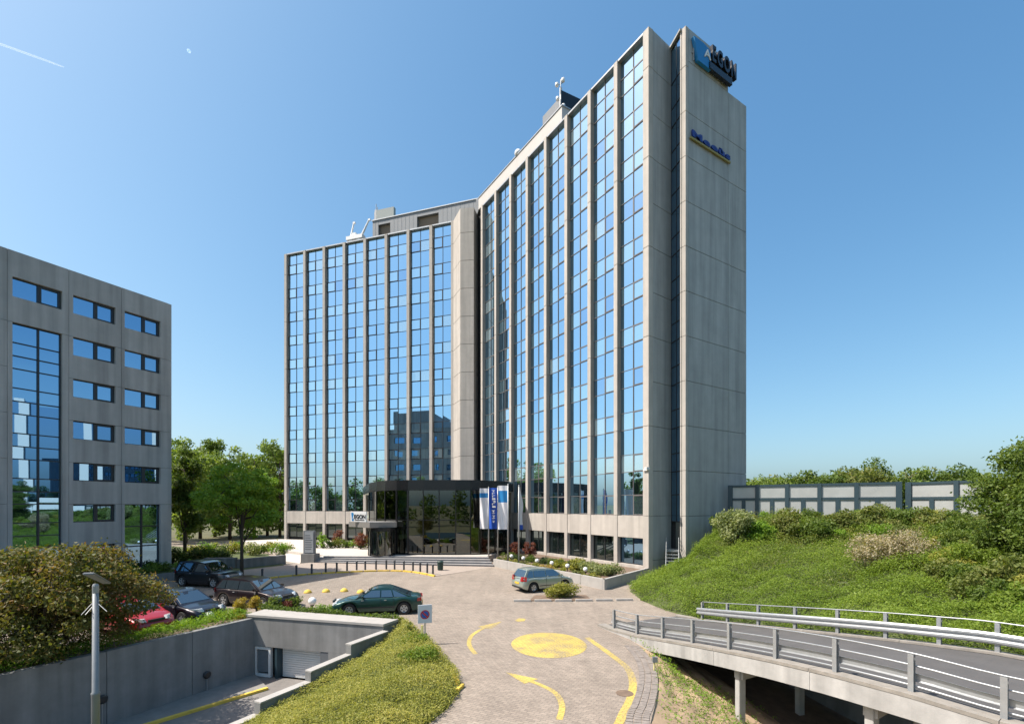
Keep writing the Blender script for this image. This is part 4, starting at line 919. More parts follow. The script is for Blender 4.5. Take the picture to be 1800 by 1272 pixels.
la, lc_ = GF.hit(448, -.1), GF.hit(477, -.1)
b = MB(); b.fring(GF, la, lc_, GZ + .02, zl - .03, .12, -.2, -.04); lo_ = b.build('louvre_panel', M['door'], gar)
for k in range(15):
    z = GZ + .22 + (zl - GZ - .42) * k / 15
    b = MB(); b.hexa([GF.P(la + .13, -.10, z), GF.P(lc_ - .13, -.10, z), GF.P(lc_ - .13, -.16, z + .09), GF.P(la + .13, -.16, z + .09), GF.P(la + .13, -.09, z + .012), GF.P(lc_ - .13, -.09, z + .012), GF.P(lc_ - .13, -.15, z + .10), GF.P(la + .13, -.15, z + .10)]); b.build('slat', M['metal'], lo_)
# left retaining wall in panels with a coping
rl = thing('retaining_wall', 'long shaded retaining wall on the left of the garage ramp', 'wall', tuple(lA))
lend = lB + ldir * .35; L = (lend - lC).length; n = 6; wd = lnorm * .28
for k in range(n):
    p = lC + ldir * (L * k / n + .006); q = lC + ldir * (L * (k + 1) / n - .006)
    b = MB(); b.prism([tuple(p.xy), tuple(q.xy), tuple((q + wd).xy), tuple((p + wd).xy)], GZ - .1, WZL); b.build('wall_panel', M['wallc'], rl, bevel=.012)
for k, (px, py) in enumerate([(179, 1228), (363, 1185)]):
    d = lB - lA; r = (px - CX) / FP; tt_ = (r * lA.y - lA.x) / (d.x - r * d.y); q = lA + d * tt_; z = H - (py - HY) * q.y / FP
    t = thing('bulkhead_lamp', ['round black bulkhead lamp on the ramp wall by the lamp post', 'round black bulkhead lamp on the ramp wall nearer the garage door'][k], 'lamp', (q.x, q.y, z), group='bulkhead lamps on the ramp wall')
    o_ = -lnorm; b = MB()
    ring = lambda rr, off: [q + ldir * (rr * math.cos(a)) + Vector((0, 0, rr * math.sin(a))) + o_ * off + Vector((0, 0, z - q.z)) for a in [2 * math.pi * j / 14 for j in range(14)]]
    vs = ring(.15, .0) + ring(.16, .06) + ring(.11, .11); b.add(vs, [(i, (i + 1) % 14, 14 + (i + 1) % 14, 14 + i) for i in range(14)] + [(14 + i, 14 + (i + 1) % 14, 28 + (i + 1) % 14, 28 + i) for i in range(14)] + [tuple(range(28, 42))]); b.build('housing', M['dark'], t)
    b = MB(); b.tube([q + o_ * .03 + Vector((0, 0, GZ - q.z)), q + o_ * .03 + Vector((0, 0, z - q.z - .15))], .022, 6); b.build('conduit', M['pole'], t)
# stepped wall on the right
st = thing('stepped_wall', 'stepped concrete wall running down beside the garage ramp', 'wall', tuple(gB))
P = [Vector((gB.x, gB.y, 0))]; Zs = []
zcur = H - 219 * gB.y / FP; tr_ = [((607.8, 1130.5), 1147.7), ((536.6, 1177), 1195.5), ((447, 1231), 1253)]
for (px, py), dy in tr_:
    e = gp(px, py, zcur); Zs.append(zcur); P.append(Vector((e.x, e.y, 0))); zcur = H - (dy - HY) * e.y / FP
wd_ = (P[3] - P[2]).normalized(); P.append(P[3] + wd_ * 1.9); Zs.append(zcur); P.append(P[4] + wd_ * 2.0); Zs.append(zcur - .4); P.append(P[5] + wd_ * 4); Zs.append(zcur - .75)
wn = Vector((-wd_.y, wd_.x, 0)); wn = wn if wn.x > 0 else -wn
for k in range(len(Zs)):
    p, q = P[k], P[k + 1]
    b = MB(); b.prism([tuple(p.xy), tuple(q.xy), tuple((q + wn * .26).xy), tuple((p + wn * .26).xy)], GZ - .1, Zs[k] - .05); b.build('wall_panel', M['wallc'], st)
    b = MB(); pe = p - wd_ * (-.012); b.prism([tuple((p - wn * .02 + wd_ * .004).xy), tuple((q - wn * .02).xy), tuple((q + wn * .28).xy), tuple((p + wn * .28 + wd_ * .004).xy)], Zs[k] - .047, Zs[k]); b.build('coping', M['wallt'], st)
b = MB(); b.prism([tuple(GF.P(gd - .26, .0, 0).xy), tuple((GF.P(gd + .0, .0, 0)).xy), tuple((gBb).xy), tuple((gBb - Vector((.3, 0, 0))).xy)], GZ, zl); b.build('end_block', M['wallc'], st)
# ramp floor with its yellow edge line
b = MB(); b.add([(lC.x - 1, lC.y, GZ), (P[-1].x + 1, P[-1].y, GZ), (gB.x, gB.y + .2, GZ), (gA.x - .3, gA.y + .3, GZ)], [(0, 1, 2, 3)]); rf = struct('ramp_floor', b, plain('ramp_paving', (.20, .185, .17), .9, var=.18, scale=1.4, bump=.3)); fix_up(rf)
pa, pb_ = gp(470, 1211, GZ), gp(270, 1272, GZ); d = (pb_ - pa)
kp_ = [pa, pa.lerp(pb_, .5), pb_, pb_ + d * .8]
b = MB(); b.beam([Vector((p.x, p.y, GZ)) for p in kp_], .16, -.02, .10); b.build('ramp_kerb', M['yel'], rf)
b = MB(); b.prism([tuple(lC.xy), tuple((lB + ldir * .2).xy), (pa.x, pa.y), (kp_[-1].x, kp_[-1].y)], GZ + .002, GZ + .09); b.build('ramp_walk', plain('ramp_walk', (.25, .235, .215), .9, var=.15, scale=2), rf)
# ------------------------------------------------------------------ terrain: mound, bank, planting strip
def interp(pts, t):                              # point along polyline by arc length fraction
    d = [0.0]
    for i in range(1, len(pts)): d.append(d[-1] + (pts[i] - pts[i - 1]).length)
    s = t * d[-1]
    for i in range(len(pts) - 1):
        if s <= d[i + 1] or i == len(pts) - 2:
            f = (s - d[i]) / max(d[i + 1] - d[i], 1e-9); return pts[i].lerp(pts[i + 1], min(max(f, 0), 1))
def patch(A, B, nt, ns, prof, rough=.0, seed=3):
    r = np.random.default_rng(seed); V = np.zeros((nt + 1, ns + 1, 3))
    for i in range(nt + 1):
        a = interp(A, i / nt); c = interp(B, i / nt)
        for j in range(ns + 1):
            s = j / ns; p = a.lerp(c, s); z = a.z + (c.z - a.z) * prof(s)[0] + prof(s)[1]; V[i, j] = (p.x, p.y, z)
    if rough:
        n = r.normal(size=(nt + 1, ns + 1)); 
        for _ in range(2): n = (n + np.roll(n, 1, 0) + np.roll(n, -1, 0) + np.roll(n, 1, 1) + np.roll(n, -1, 1)) / 5
        n[:, 0] = 0; V[:, :, 2] += n * rough
    return V
def patch_obj(name, V, m):
    nt, ns = V.shape[0] - 1, V.shape[1] - 1; b = MB(); b.v = [tuple(v) for v in V.reshape(-1, 3)]; W = ns + 1
    b.f = [[i * W + j, i * W + j + 1, (i + 1) * W + j + 1, (i + 1) * W + j] for i in range(nt) for j in range(ns)]; b.m = [0] * len(b.f)
    o = b.build(name, m, None, smooth=True, fix=False); fix_up(o); o['kind'] = 'structure'; return o
def scatter(V, n, w=None):                       # area-weighted points on a patch grid
    a, b_, c, d = V[:-1, :-1].reshape(-1, 3), V[:-1, 1:].reshape(-1, 3), V[1:, 1:].reshape(-1, 3), V[1:, :-1].reshape(-1, 3)
    ar = np.linalg.norm(np.cross(c - a, d - b_), axis=1) / 2
    ctr = (a + b_ + c + d) / 4
    if w is not None: ar = ar * w(ctr)
    k = rng.choice(len(ar), n, p=ar / ar.sum()); s = rng.random((n, 1)); t = rng.random((n, 1))
    return a[k] * (1 - s) * (1 - t) + b_[k] * s * (1 - t) + c[k] * s * t + d[k] * (1 - s) * t
def vnoise(P, sc, seed=0):                       # cheap smooth noise
    r = np.random.default_rng(seed); out = np.zeros(len(P))
    for k in range(6):
        d = r.normal(size=3); d /= np.linalg.norm(d); out += np.sin((P @ d) * sc * (1 + .45 * k) + r.uniform(0, 6.28)) / (1 + .3 * k)
    return out / 3.0
def stuff(name, V4, tint, m, label, cat):
    o = link(name, quads(V4, tint, name), m); tag(o, label, cat, kind='stuff'); return o
# mound between stepped wall and road
rx = lambda p: p + wn * .27
mw = [Vector((gBb.x + .1, gBb.y, -.2)), Vector((*rx(P[0] - wd_ * .3).xy, -.24)), Vector((*rx(P[1]).xy, -.48)), Vector((*rx(P[2]).xy, -.78)), Vector((*rx(P[3]).xy, -1.0)), Vector((*rx(P[4]).xy, -1.25)), Vector((*rx(P[5]).xy, -1.6)), Vector((*rx(P[6]).xy, -2.2))]
mr = Redge[:]
mr = [Vector((p.x + .05, p.y, -.06)) for p in mr]
VM = patch(mr, mw, 60, 24, lambda s: (s ** 1.25, .34 * math.sin(math.pi * min(1, s * 1.15) ** .8) if s < .87 else .0), rough=.12)
patch_obj('mound', VM, M['grassg'])
# bank at the right
br = [(1080, 1112, 35.6), (1118, 1116.7, 37.8), (1165, 1124.4, 40.4), (1219, 1135.6, 46.7), (1285, 1148.4, 50.7), (1365, 1164.4, 57.8), (1463, 1183, 64.4), (1597, 1219, 73.3), (1773, 1275, 84.0)]
brf = [(1234, 1090, 32.6), (1281, 1097, 36.0), (1333, 1101.5, 38.5), (1397, 1108, 41.2), (1469, 1116, 45), (1556, 1126, 49.0), (1661, 1138, 53), (1748, 1150, 56.6)]
HPOST = .87
def bridge_pts(L):
    q = []
    for x, y, h in L: Z = FP * HPOST / h; q.append(((x - CX) * Z / FP, Z, H - (y - HY) * Z / FP))
    q = np.array(q); t = np.linspace(0, 1, len(q)); out = []
    for a in range(3): c = np.polyfit(t, q[:, a], 3); out.append(np.polyval(c, t))
    q = np.stack(out, 1); q[:, 2] = np.maximum(q[:, 2], 0.02); return [Vector(v) for v in q]
bN = bridge_pts(br); bF = bridge_pts(brf)
print('bridge near', [tuple(round(c, 2) for c in v) for v in bN]); print('bridge far', [tuple(round(c, 2) for c in v) for v in bF])
ext_ = lambda L, k: L[-1] + (L[-1] - L[-2]) * k
bNx = bN + [ext_(bN, 1.2) , ext_(bN, 2.6), ext_(bN, 4.0)]; bFx = bF + [ext_(bF, 1.5), ext_(bF, 3.0), ext_(bF, 4.5)]
for L in (bNx, bFx):
    for v in L[-3:]: v.z = L[-4].z
toe = [gp(1104, 1037), gp(1128, 1056), gp(1160, 1069), gp(1192, 1080), gp(1226, 1091)] + [v + Vector((.42, .22, -.12)) for v in bFx[1:]]
for v in toe[:5]: v.z = -.04
FK = [G2.P(.6, .05, 0)]
fz = lambda z, h, px: Vector(((px - CX) * (FP * z / h) / FP, FP * z / h, 0))
fn0 = fz(1.60, 35, 1284.0); fn1 = fz(1.60, 41.5, 1580.0); fn2 = fz(1.60, 44.5, 1715.0)
print('fence', fn0, fn1, fn2)
ZC = 4.25
crest = [Vector((G1.P(1.2, .3, 0).x, G1.P(1.2, .3, 0).y, -.02)), Vector((*SL.P(SL.len * .6, .3, 0).xy, .25)), Vector((*G2.P(.2, .25, 0).xy, 1.25)), Vector((*G2.P(4.2, .25, 0).xy, 2.6)), Vector((fn0.x - .3, fn0.y - .5, ZC)), Vector((fn1.x, fn1.y - .6, ZC)), Vector((fn2.x, fn2.y - .6, ZC)), Vector((fn2.x + 12, fn2.y - 6, ZC)), Vector((fn2.x + 22, fn2.y - 14, ZC))]
toe.append(toe[-1] + Vector((4, -3, 0)))
VB = patch(toe, crest, 90, 40, lambda s: (.85 * s + .15 * math.sin(s * math.pi / 2), 0), rough=.25)
patch_obj('bank', VB, M['grassg'])
b = MB(); ck = crest[4:]
back_ = [Vector((v.x + 25, v.y + 90, ZC)) for v in ck]; b.ribbon([v + Vector((0, 0, -.02)) for v in ck], back_); o = struct('bank_top', b, M['grassg']); fix_up(o)
b = MB(); b.ribbon([crest[4] + Vector((0, 0, 0)), crest[3] + Vector((0, .2, 0))], [Vector((crest[4].x + 25, crest[4].y + 90, ZC)), Vector((crest[3].x + 10, crest[3].y + 30, ZC))]); o = struct('bank_side', b, M['grassg']); fix_up(o)
# sandy slope under the bridge
sA_ = [Vector((p.x - .02, p.y, -.03)) for p in Eedge]
sB_ = [v + Vector((1.5, 1.0, 0)) for v in [bN[0], bN[2], bN[4], bN[6], bN[8]]] + [Vector((12, 5, 0)), Vector((13, 0, 0)), Vector((13, -4, 0))]
for k, v in enumerate(sB_): v.z = [-.35, -.7, -1.2, -1.7, -2.0, -2.1, -2.1, -2.1][k]
VS = patch(sA_, sB_, 50, 26, lambda s: (s ** .85, 0), rough=.16, seed=9); patch_obj('sand_slope', VS, M['sand'])
uA = [v.copy() for v in sB_]; uB = [v + Vector((4.5, 3.0, -.6)) for v in sB_]; VU = patch(uA, uB, 20, 8, lambda s: (s, 0), rough=.2, seed=4); patch_obj('under_slope', VU, M['soil'])
b = MB(); tp_ = [toe[4], toe[6], toe[8], toe[10], toe[12]]; b.ribbon([v + Vector((0, .0, -.02)) for v in tp_], [v + Vector((-.3, -.2, -3)) for v in tp_]); tag(b.build('abutment_wall', M['wallc']), 'dark concrete wall under the far side of the ramp bridge', 'wall')
# planting strip behind the left retaining wall
s0 = [lC + wd, lA + wd, lB + wd + ldir * .3]; s1 = [v + lnorm * 2.6 for v in (lC, lA, lB + ldir * .3)]
sa = [Vector((*v.xy, WZL - .10)) for v in s0]; sb = [Vector((*v.xy, -.03)) for v in s1]
VL = patch(sa, sb, 30, 10, lambda s: (s ** 2, .05 * math.sin(math.pi * s)), rough=.12, seed=5); patch_obj('planting_strip', VL, M['soil'])
# bed behind the garage lintel
s0 = [gAb + Vector((-.4, .05, 0)), gBb + Vector((0, .02, 0))]; s1 = [gAb + Vector((-.4, 1.6, 0)), gBb + Vector((.3, .8, 0))]
VG = patch([Vector((*v.xy, WZ - .12)) for v in s0], [Vector((*v.xy, -.02)) for v in s1], 16, 6, lambda s: (s, .06 * math.sin(math.pi * s)), rough=.1, seed=6); patch_obj('garage_bed', VG, M['soil'])
# left grounds : meadow beyond, lawn by the office block
lw_ = [gp(296, 1003), gp(420, 1004), gp(500, 995), gp(470, 975), gp(300, 960)]
b = MB(); b.prism([tuple(v.xy) for v in lw_], -.02, .09); struct('lawn', b, M['grassg'])

# ------------------------------------------------------------------ ground cover
def lay(V, n, size, height, m, label, cat, name, flat=.45, w=None, aspect=.6, seed=1, clump=1.6, hv=.6):
    Pt = scatter(V, n, w); nz = vnoise(Pt, clump, seed); nz2 = vnoise(Pt, clump * 4.5, seed + 5)
    Pt[:, 2] += rng.random(n) ** .6 * height * (1 + hv * nz + .5 * nz2)
    Pt[:, :2] += rng.normal(0, .05, (n, 2)); nz3 = vnoise(Pt, clump * .35, seed + 9)
    t = np.clip(.5 + .22 * nz + .2 * nz2 + .26 * nz3 + rng.normal(0, .17, n), 0, 1)
    return stuff(name, leafquads(Pt, size, flat, aspect), t, m, label, cat)
# vegetation tools
def clumps(c, rad, n, r, seed, bias=0.0):
    g = np.random.default_rng(seed); d = g.normal(size=(n, 3)); d /= np.linalg.norm(d, axis=1)[:, None]; u = g.random(n) ** .45
    C = np.array(c) + d * u[:, None] * np.array(rad); return C, r * g.uniform(.65, 1.3, n)
def foliage(C, Rr, n, size, flat=.2, aspect=.6, squash=.75, hang=0.0):
    k = rng.choice(len(C), n, p=(Rr ** 2) / (Rr ** 2).sum()); d = rng.normal(size=(n, 3)); d /= np.linalg.norm(d, axis=1)[:, None]; u = rng.random(n) ** .4 * np.where(rng.random(n) < .14, 1 + .45 * rng.random(n), 1.0)
    Pt = C[k] + d * (u * Rr[k])[:, None] * np.array([1, 1, squash]); 
    if hang: Pt[:, 2] -= hang * rng.random(n) ** 2
    t = np.clip(.5 + rng.normal(0, .16, n) + (rng.random(len(C))[k] - .5) * .35, 0, 1)
    return leafquads(Pt, size, flat, aspect, nrm=d), t
def branches(mb, base, C, r0, seed, n=14, z0=.35):
    g = random.Random(seed)
    for i in g.sample(range(len(C)), min(n, len(C))):
        e = Vector(C[i]); f = g.uniform(z0, .9); s = base[0].lerp(base[1], f); mid = s.lerp(e, .5) + Vector((0, 0, .12 * (e - s).length)); mb.tube([s, mid, e], [r0 * .42 * (1.1 - f), r0 * .25, r0 * .08], 5, cap=False)
def tree(name, label, cat, base, height, rad, trunk_r, crown0, n, size, m, seed, group=None, ncl=40, clr=.3, taper=0.0, squash=.8, nb=14, lean=(0, 0), top=None):
    t = thing(name, label, cat, tuple(base), group=group); base = Vector(base)
    zc = base.z + crown0 + (height - crown0) / 2; rz = (height - crown0) / 2
    C, Rr = clumps((base.x + lean[0], base.y + lean[1], zc), (rad, rad, rz), ncl, clr * rad, seed)
    if taper:
        f = (C[:, 2] - (zc - rz)) / (2 * rz); s = 1 - taper * np.clip(f, 0, 1); C[:, 0] = base.x + (C[:, 0] - base.x) * s; C[:, 1] = base.y + (C[:, 1] - base.y) * s; Rr = Rr * (1 - .5 * taper * np.clip(f, 0, 1))
    b = MB(); tp = Vector((base.x + lean[0], base.y + lean[1], base.z + height * .88)); b.tube([base - Vector((0, 0, .2)), base.lerp(tp, .3), base.lerp(tp, .65), tp], [trunk_r, trunk_r * .75, trunk_r * .45, trunk_r * .12], 8)
    branches(b, (base, tp), C, trunk_r, seed, nb, crown0 / height * .8); b.build('trunk', M['bark'], t, smooth=True)
    V4, tt = foliage(C, Rr, n, size, squash=squash); link('crown', quads(V4, tt, 'crown'), m, t)
    return t
def shrub(name, label, cat, c, rad, n, size, m, seed, group=None, ncl=14, clr=.42, flat=.2, stems=5, aspect=.6):
    c = Vector(c); t = thing(name, label, cat, (c.x, c.y, c.z), group=group)
    C, Rr = clumps((c.x, c.y, c.z + rad[2] * .55), (rad[0] * .75, rad[1] * .75, rad[2] * .5), ncl, clr * min(rad[0], rad[2] * 1.2), seed)
    C[:, 2] = np.maximum(C[:, 2], c.z + .1 * rad[2])
    V4, tt = foliage(C, Rr, n, size, flat=flat, aspect=aspect); keep = V4[:, :, 2].mean(1) > c.z - .1
    link('foliage', quads(V4[keep], tt[keep], 'foliage'), m, t)
    b = MB()
    for k in range(stems):
        e = Vector(C[k % len(C)]); b.tube([c - Vector((0, 0, .1)), c.lerp(e, .5) + Vector((0, 0, .05)), e], [.04, .03, .012], 5)
    b.build('stem', M['bark'], t); return t
lay(VM, 135000, .055, .24, LG['heath'], 'dense low ground cover over the mound beside the garage ramp', 'ground cover', 'ground_cover', w=lambda c: (c[:, 1] > 8) * 1.0 / (1 + .006 * c[:, 1] ** 2), seed=2, clump=2.6)
def wb(c): return np.where(c[:, 1] < 60, 1, 0) * (1.4 - np.clip((c[:, 2]) / 4.4, 0, 1) * .5) * (((c[:, 0] / np.maximum(c[:, 1], 1)) < 1.15) + .02)
lay(VB, 270000, .08, .48, LG['cover'], 'bright green ground cover over the bank behind the ramp bridge', 'ground cover', 'ground_cover', w=lambda c: wb(c) * np.clip(1.05 + .55 * vnoise(c, .55, 31) + .3 * vnoise(c, 2.1, 32), .12, 2), seed=3, clump=1.5, hv=1.25)
lay(VB, 85000, .10, .6, LG['brown'], 'taller olive weeds mixed through the bank cover', 'weeds', 'weeds', w=lambda c: wb(c) * np.clip(vnoise(c, .5, 41) * .8 + .35 * vnoise(c, 1.7, 42) + (c[:, 2] - 2.0) * .42 + (c[:, 0] - 16) * .05, 0, 2), seed=13, clump=1.3, flat=.1, aspect=.4)
lay(VS, 20000, .10, .22, LG['fresh'], 'patchy weeds on the sandy slope under the bridge', 'weeds', 'weeds', w=lambda c: np.clip(vnoise(c, .9, 8) + .12 + .25 * (c[:, 0] > 5), 0, 1) * (c[:, 0] > 3.9) + .0005, seed=4, flat=.1, aspect=.3)
lay(VL, 17000, .13, .35, LG['fresh'], 'long bright grass along the top of the ramp wall', 'grass', 'grass', seed=5, flat=.0, aspect=.25, w=lambda c: (c[:, 1] > 11) * 1.0)
lay(VG, 5200, .10, .28, LG['mid'], 'low mixed plants behind the garage lintel', 'plants', 'ground_cover', seed=6, flat=.15)
# ------------------------------------------------------------------ ramp bridge
br_ = thing('ramp_bridge', 'concrete ramp bridge with an asphalt deck rising to the right', 'bridge', tuple(bN[4]))
lanes = list(zip(catmull(bNx, 4), catmull(bFx, 4))) if len(bNx) == len(bFx) else None
nn_ = 44
An = [interp(bNx, i / nn_) for i in range(nn_ + 1)]; Af = [interp(bFx, i / nn_) for i in range(nn_ + 1)]
def side(L, i): t = L[min(i + 1, len(L) - 1)] - L[max(i - 1, 0)]; t.z = 0; t.normalize(); return Vector((t.y, -t.x, 0))
st_ = gp(1074, 1110); An0 = [Vector((bN[0].x - .35, bN[0].y + .9, .0))] + An; Af0 = [Vector((bF[0].x - .9, bF[0].y + 1.0, .0))] + Af
b = MB(); n = len(An0); vs = [p.lerp(q, .045) + Vector((0, 0, .02)) for p, q in zip(An0, Af0)] + [p.lerp(q, .97) + Vector((0, 0, .02)) for p, q in zip(An0, Af0)]
vb = [v - Vector((0, 0, .28)) for v in vs]
b.add(vs + vb, [(i, n + i, n + i + 1, i + 1) for i in range(n - 1)] + [(2 * n + i, 2 * n + i + 1, 3 * n + i + 1, 3 * n + i) for i in range(n - 1)] + [(i, i + 1, 2 * n + i + 1, 2 * n + i) for i in range(n - 1)] + [(n + i, 3 * n + i, 3 * n + i + 1, n + i + 1) for i in range(n - 1)])
b.build('deck', M['asph'], br_)
def edge(L, other, name, o, wdt, z0, z1, step_, m):
    for k in range(0, len(L) - 1, step_):
        seg = L[k:min(k + step_ + 1, len(L))]
        pts = []
        for i, p in enumerate(seg):
            q = other[k + i]; dn = (p - q); dn.z = 0; dn.normalize(); pts.append(p + dn * o)
        pts[0] = pts[0] + (pts[1] - pts[0]).normalized() * .012
        MB().beam(pts, wdt, z0, z1).build(name, m, br_)
conc_b = plain('bridge_concrete', (.40, .395, .38), .85, var=.14, scale=2.2, streak=.28, bump=.25)
conc_t = plain('bridge_kerb', (.27, .25, .22), .9, var=.2, scale=4, bump=.3)
edge(An0, Af0, 'edge_beam', .16, .16, -.42, .02, 8, conc_b); edge(An0, Af0, 'kerb', .06, .38, .024, .10, 8, conc_t)
edge(Af0, An0, 'edge_beam', .12, .16, -.42, .02, 8, conc_b); edge(Af0, An0, 'kerb', .02, .30, .024, .09, 8, conc_t)
for px, zb2 in ((1297, -2.2), (1514, -2.6)):
    k = min(range(len(An)), key=lambda i: abs(An[i].x / An[i].y * FP + CX - px)); p = An[k]; q = Af[k]; dn = (q - p).normalized()
    for f in (.10, 3.3):
        c = p + dn * f; b = MB(); t = (An[k + 1] - An[k - 1]); ang = math.atan2(t.y, t.x); c_, s_ = math.cos(ang), math.sin(ang)
        w2, l2 = (.095, .11); b.hexa([Vector((c.x + x * c_ - y * s_, c.y + x * s_ + y * c_, z)) for z in (zb2, p.z - .43) for x, y in ((-w2, -l2), (w2, -l2), (w2, l2), (-w2, l2))]); b.build('column', conc_b, br_, bevel=.012)
    a, c = p + dn * .02, q - dn * .6; MB().beam([a, c], .28, -.72, -.425).build('cross_beam', conc_b, br_)
    MB().beam([p - dn * .12 - Vector((0, 0, 0)), p - dn * .12 + (An[k + 1] - An[k]) * .0001 + dn * .4], .3, -.45, -.425)
k = min(range(len(An)), key=lambda i: abs(An[i].x / An[i].y * FP + CX - 1157)); p = An[k]
b = MB(); b.box(p.x - .02, p.x + .14, p.y - .02, p.y + .14, -.55, p.z - .42); b.box(p.x - .22, p.x + .35, p.y - .2, p.y + .3, -.62, -.28); b.build('column', conc_b, br_)
# guard rails
def rail(name, label, base, mid_h, wbeam, toppipe, extra, flip):
    t = thing(name, label, 'guard rail', tuple(base[0]), group='guard rails on the ramp bridge')
    for i, p in enumerate(base):
        d = base[min(i + 1, len(base) - 1)] - base[max(i - 1, 0)]; d.z = 0; d.normalize(); ang = math.atan2(d.y, d.x); c_, s_ = math.cos(ang), math.sin(ang); b = MB()
        def bx_(x0, x1, y0, y1, z0, z1): b.hexa([Vector((p.x + x * c_ - y * s_, p.y + x * s_ + y * c_, p.z + z)) for z in (z0, z1) for x, y in ((x0, y0), (x1, y0), (x1, y1), (x0, y1))])
        bx_(-.05, .05, -.05, -.042, .0, HPOST); bx_(-.05, .05, .042, .05, 0, HPOST); bx_(-.004, .004, -.042, .042, 0, HPOST); bx_(-.09, .09, -.09, .09, .0, .015)
        b.build('post', M['steel'], t)
    sgn = 1 if flip else -1
    def off(o): 
        out = []
        for i, p in enumerate(base):
            d = base[min(i + 1, len(base) - 1)] - base[max(i - 1, 0)]; d.z = 0; d.normalize(); out.append(p + Vector((-d.y, d.x, 0)) * o * sgn)
        return catmull(out, 4)
    def ends(L): a = L[0] - (L[1] - L[0]).normalized() * .32; return [a] + L
    c = ends(off(.075)); prof = [(-.155, .01), (-.11, .045), (-.06, .045), (-.02, .0), (.02, .0), (.06, .045), (.11, .045), (.155, .01)] if wbeam else [(-.085, .0), (-.06, .05), (.06, .05), (.085, 0)]
    b = MB(); vs = []
    for i, p in enumerate(c):
        d = c[min(i + 1, len(c) - 1)] - c[max(i - 1, 0)]; d.z = 0; d.normalize(); nrm = Vector((-d.y, d.x, 0)) * sgn
        for z, o in prof: vs.append(p + nrm * o + Vector((0, 0, mid_h + z)))
        for z, o in prof[::-1]: vs.append(p + nrm * (o - .012) + Vector((0, 0, mid_h + z)))
    m = 2 * len(prof); fs = [(i * m + j, i * m + (j + 1) % m, (i + 1) * m + (j + 1) % m, (i + 1) * m + j) for i in range(len(c) - 1) for j in range(m)]
    b.add(vs, fs); b.build('guard_beam', M['steel'], t)
    for h, r, o in extra: MB().tube([q + Vector((0, 0, h)) for q in off(o)], r, 6).build('handrail', M['steel'], t, smooth=True)
    MB().tube([q + Vector((0, 0, HPOST + .012)) for q in off(0)], toppipe, 6).build('handrail', M['steel'], t, smooth=True)
rail('guard_rail', 'near galvanised guard rail along the lower edge of the ramp bridge', bNx[:-1], .38, False, .018, [(.20, .022, .06), (.62, .02, .06)], True)
rail('guard_rail', 'far galvanised guard rail in front of the green bank', bFx[:-1], .45, True, .020, [], False)
# ------------------------------------------------------------------ noise barrier
FN = Frame(tuple(fn0.xy), tuple(fn1.xy)); zt_ = H + 1.60; zm_ = H + (888 - 877) * fn0.y / FP; zb_f = 3.6
frost = plain('frosted_panel', (.38, .395, .385), .35, var=.10, scale=.9)
def barrier(F, pxs, label, last_wide=True):
    t = thing('noise_barrier', label, 'noise barrier', tuple(F.P(F.hit(pxs[0]), 0, zb_f)), group='noise barriers on the bank')
    us = [F.hit(px) for px in pxs]
    for i, u in enumerate(us):
        b = MB(); w2 = .13 if 0 < i < len(us) - 1 else .17; b.fbox(F, u - w2, u + w2, -.14, .14, zb_f, zt_ + .02); b.build('post', M['steeld'], t)
    for a, c in zip(us[:-1], us[1:]):
        a2, c2 = a + .135, c - .135; um = (a + c) / 2
        b = MB(); b.fbox(F, a2, c2, -.09, .09, zt_ - .16, zt_); b.build('rail', M['steeld'], t)
        b = MB(); b.fbox(F, a2, c2, -.09, .09, zm_ - .10, zm_ + .08); b.build('rail', M['steeld'], t)
        b = MB(); b.fbox(F, um - .13, um + .13, -.10, .10, zb_f, zm_ - .103); b.build('post', M['steeld'], t)
        for p0, p1, z0, z1 in ((a2, c2, zm_ + .083, zt_ - .163), (a2, um - .135, zb_f, zm_ - .105), (um + .135, c2, zb_f, zm_ - .105)):
            b = MB(); b.fbox(F, p0, p1, -.025, .025, z0, z1); b.build('panel', frost, t)
barrier(FN, [1284, 1331, 1383.5, 1440.5, 1505.5, 1580], 'longer frosted noise barrier with a blue frame next to the tower')
FN2 = Frame(tuple(fz(1.60, 40.5, 1598).xy), tuple(fn2.xy))
barrier(FN2, [1598, 1682, 1772, 1880], 'frosted noise barrier with a blue frame, partly behind the big tree')
# ------------------------------------------------------------------ metal stair at the gable
ms0 = gp(1160, 1016, .1); land = SL.P(SL.len * .72, .55, 2.0); t = thing('metal_stair', 'galvanised metal stair climbing to the door in the dark recess', 'stair', tuple(ms0))
ms0 = Vector((land.x - .9, land.y - 2.7, .05)); dvec = (land - ms0); hd = Vector((dvec.x, dvec.y, 0)).normalized(); sdv = Vector((-hd.y, hd.x, 0)) * .45
for k in range(9):
    p = ms0 + dvec * ((k + .5) / 9); b = MB(); b.hexa([p + hd * a + sdv * s + Vector((0, 0, z)) for z in (-.02, .02) for a, s in ((-.13, -1), (.13, -1), (.13, 1), (-.13, 1))]); b.build('step', M['steel'], t)
for s in (-1, 1):
    b = MB(); o_ = sdv * s
    b.tube([ms0 + o_ + Vector((0, 0, -.1)), land + o_], .045, 5)
    for h in (.35, .65, .95): b.tube([ms0 + o_ + Vector((0, 0, h)), land + o_ + Vector((0, 0, h))], .022, 5)
    for k in range(5): q = ms0 + dvec * (k / 4) + o_; b.tube([q, q + Vector((0, 0, .97))], .024, 5)
    b.build('railing', M['steel'], t)
b = MB(); b.hexa([land + hd * a + sdv * s * 1.1 + Vector((0, 0, z)) for z in (-.05, .02) for a, s in ((-.1, -1), (.9, -1), (.9, 1), (-.1, 1))]); b.build('landing', M['steel'], t)
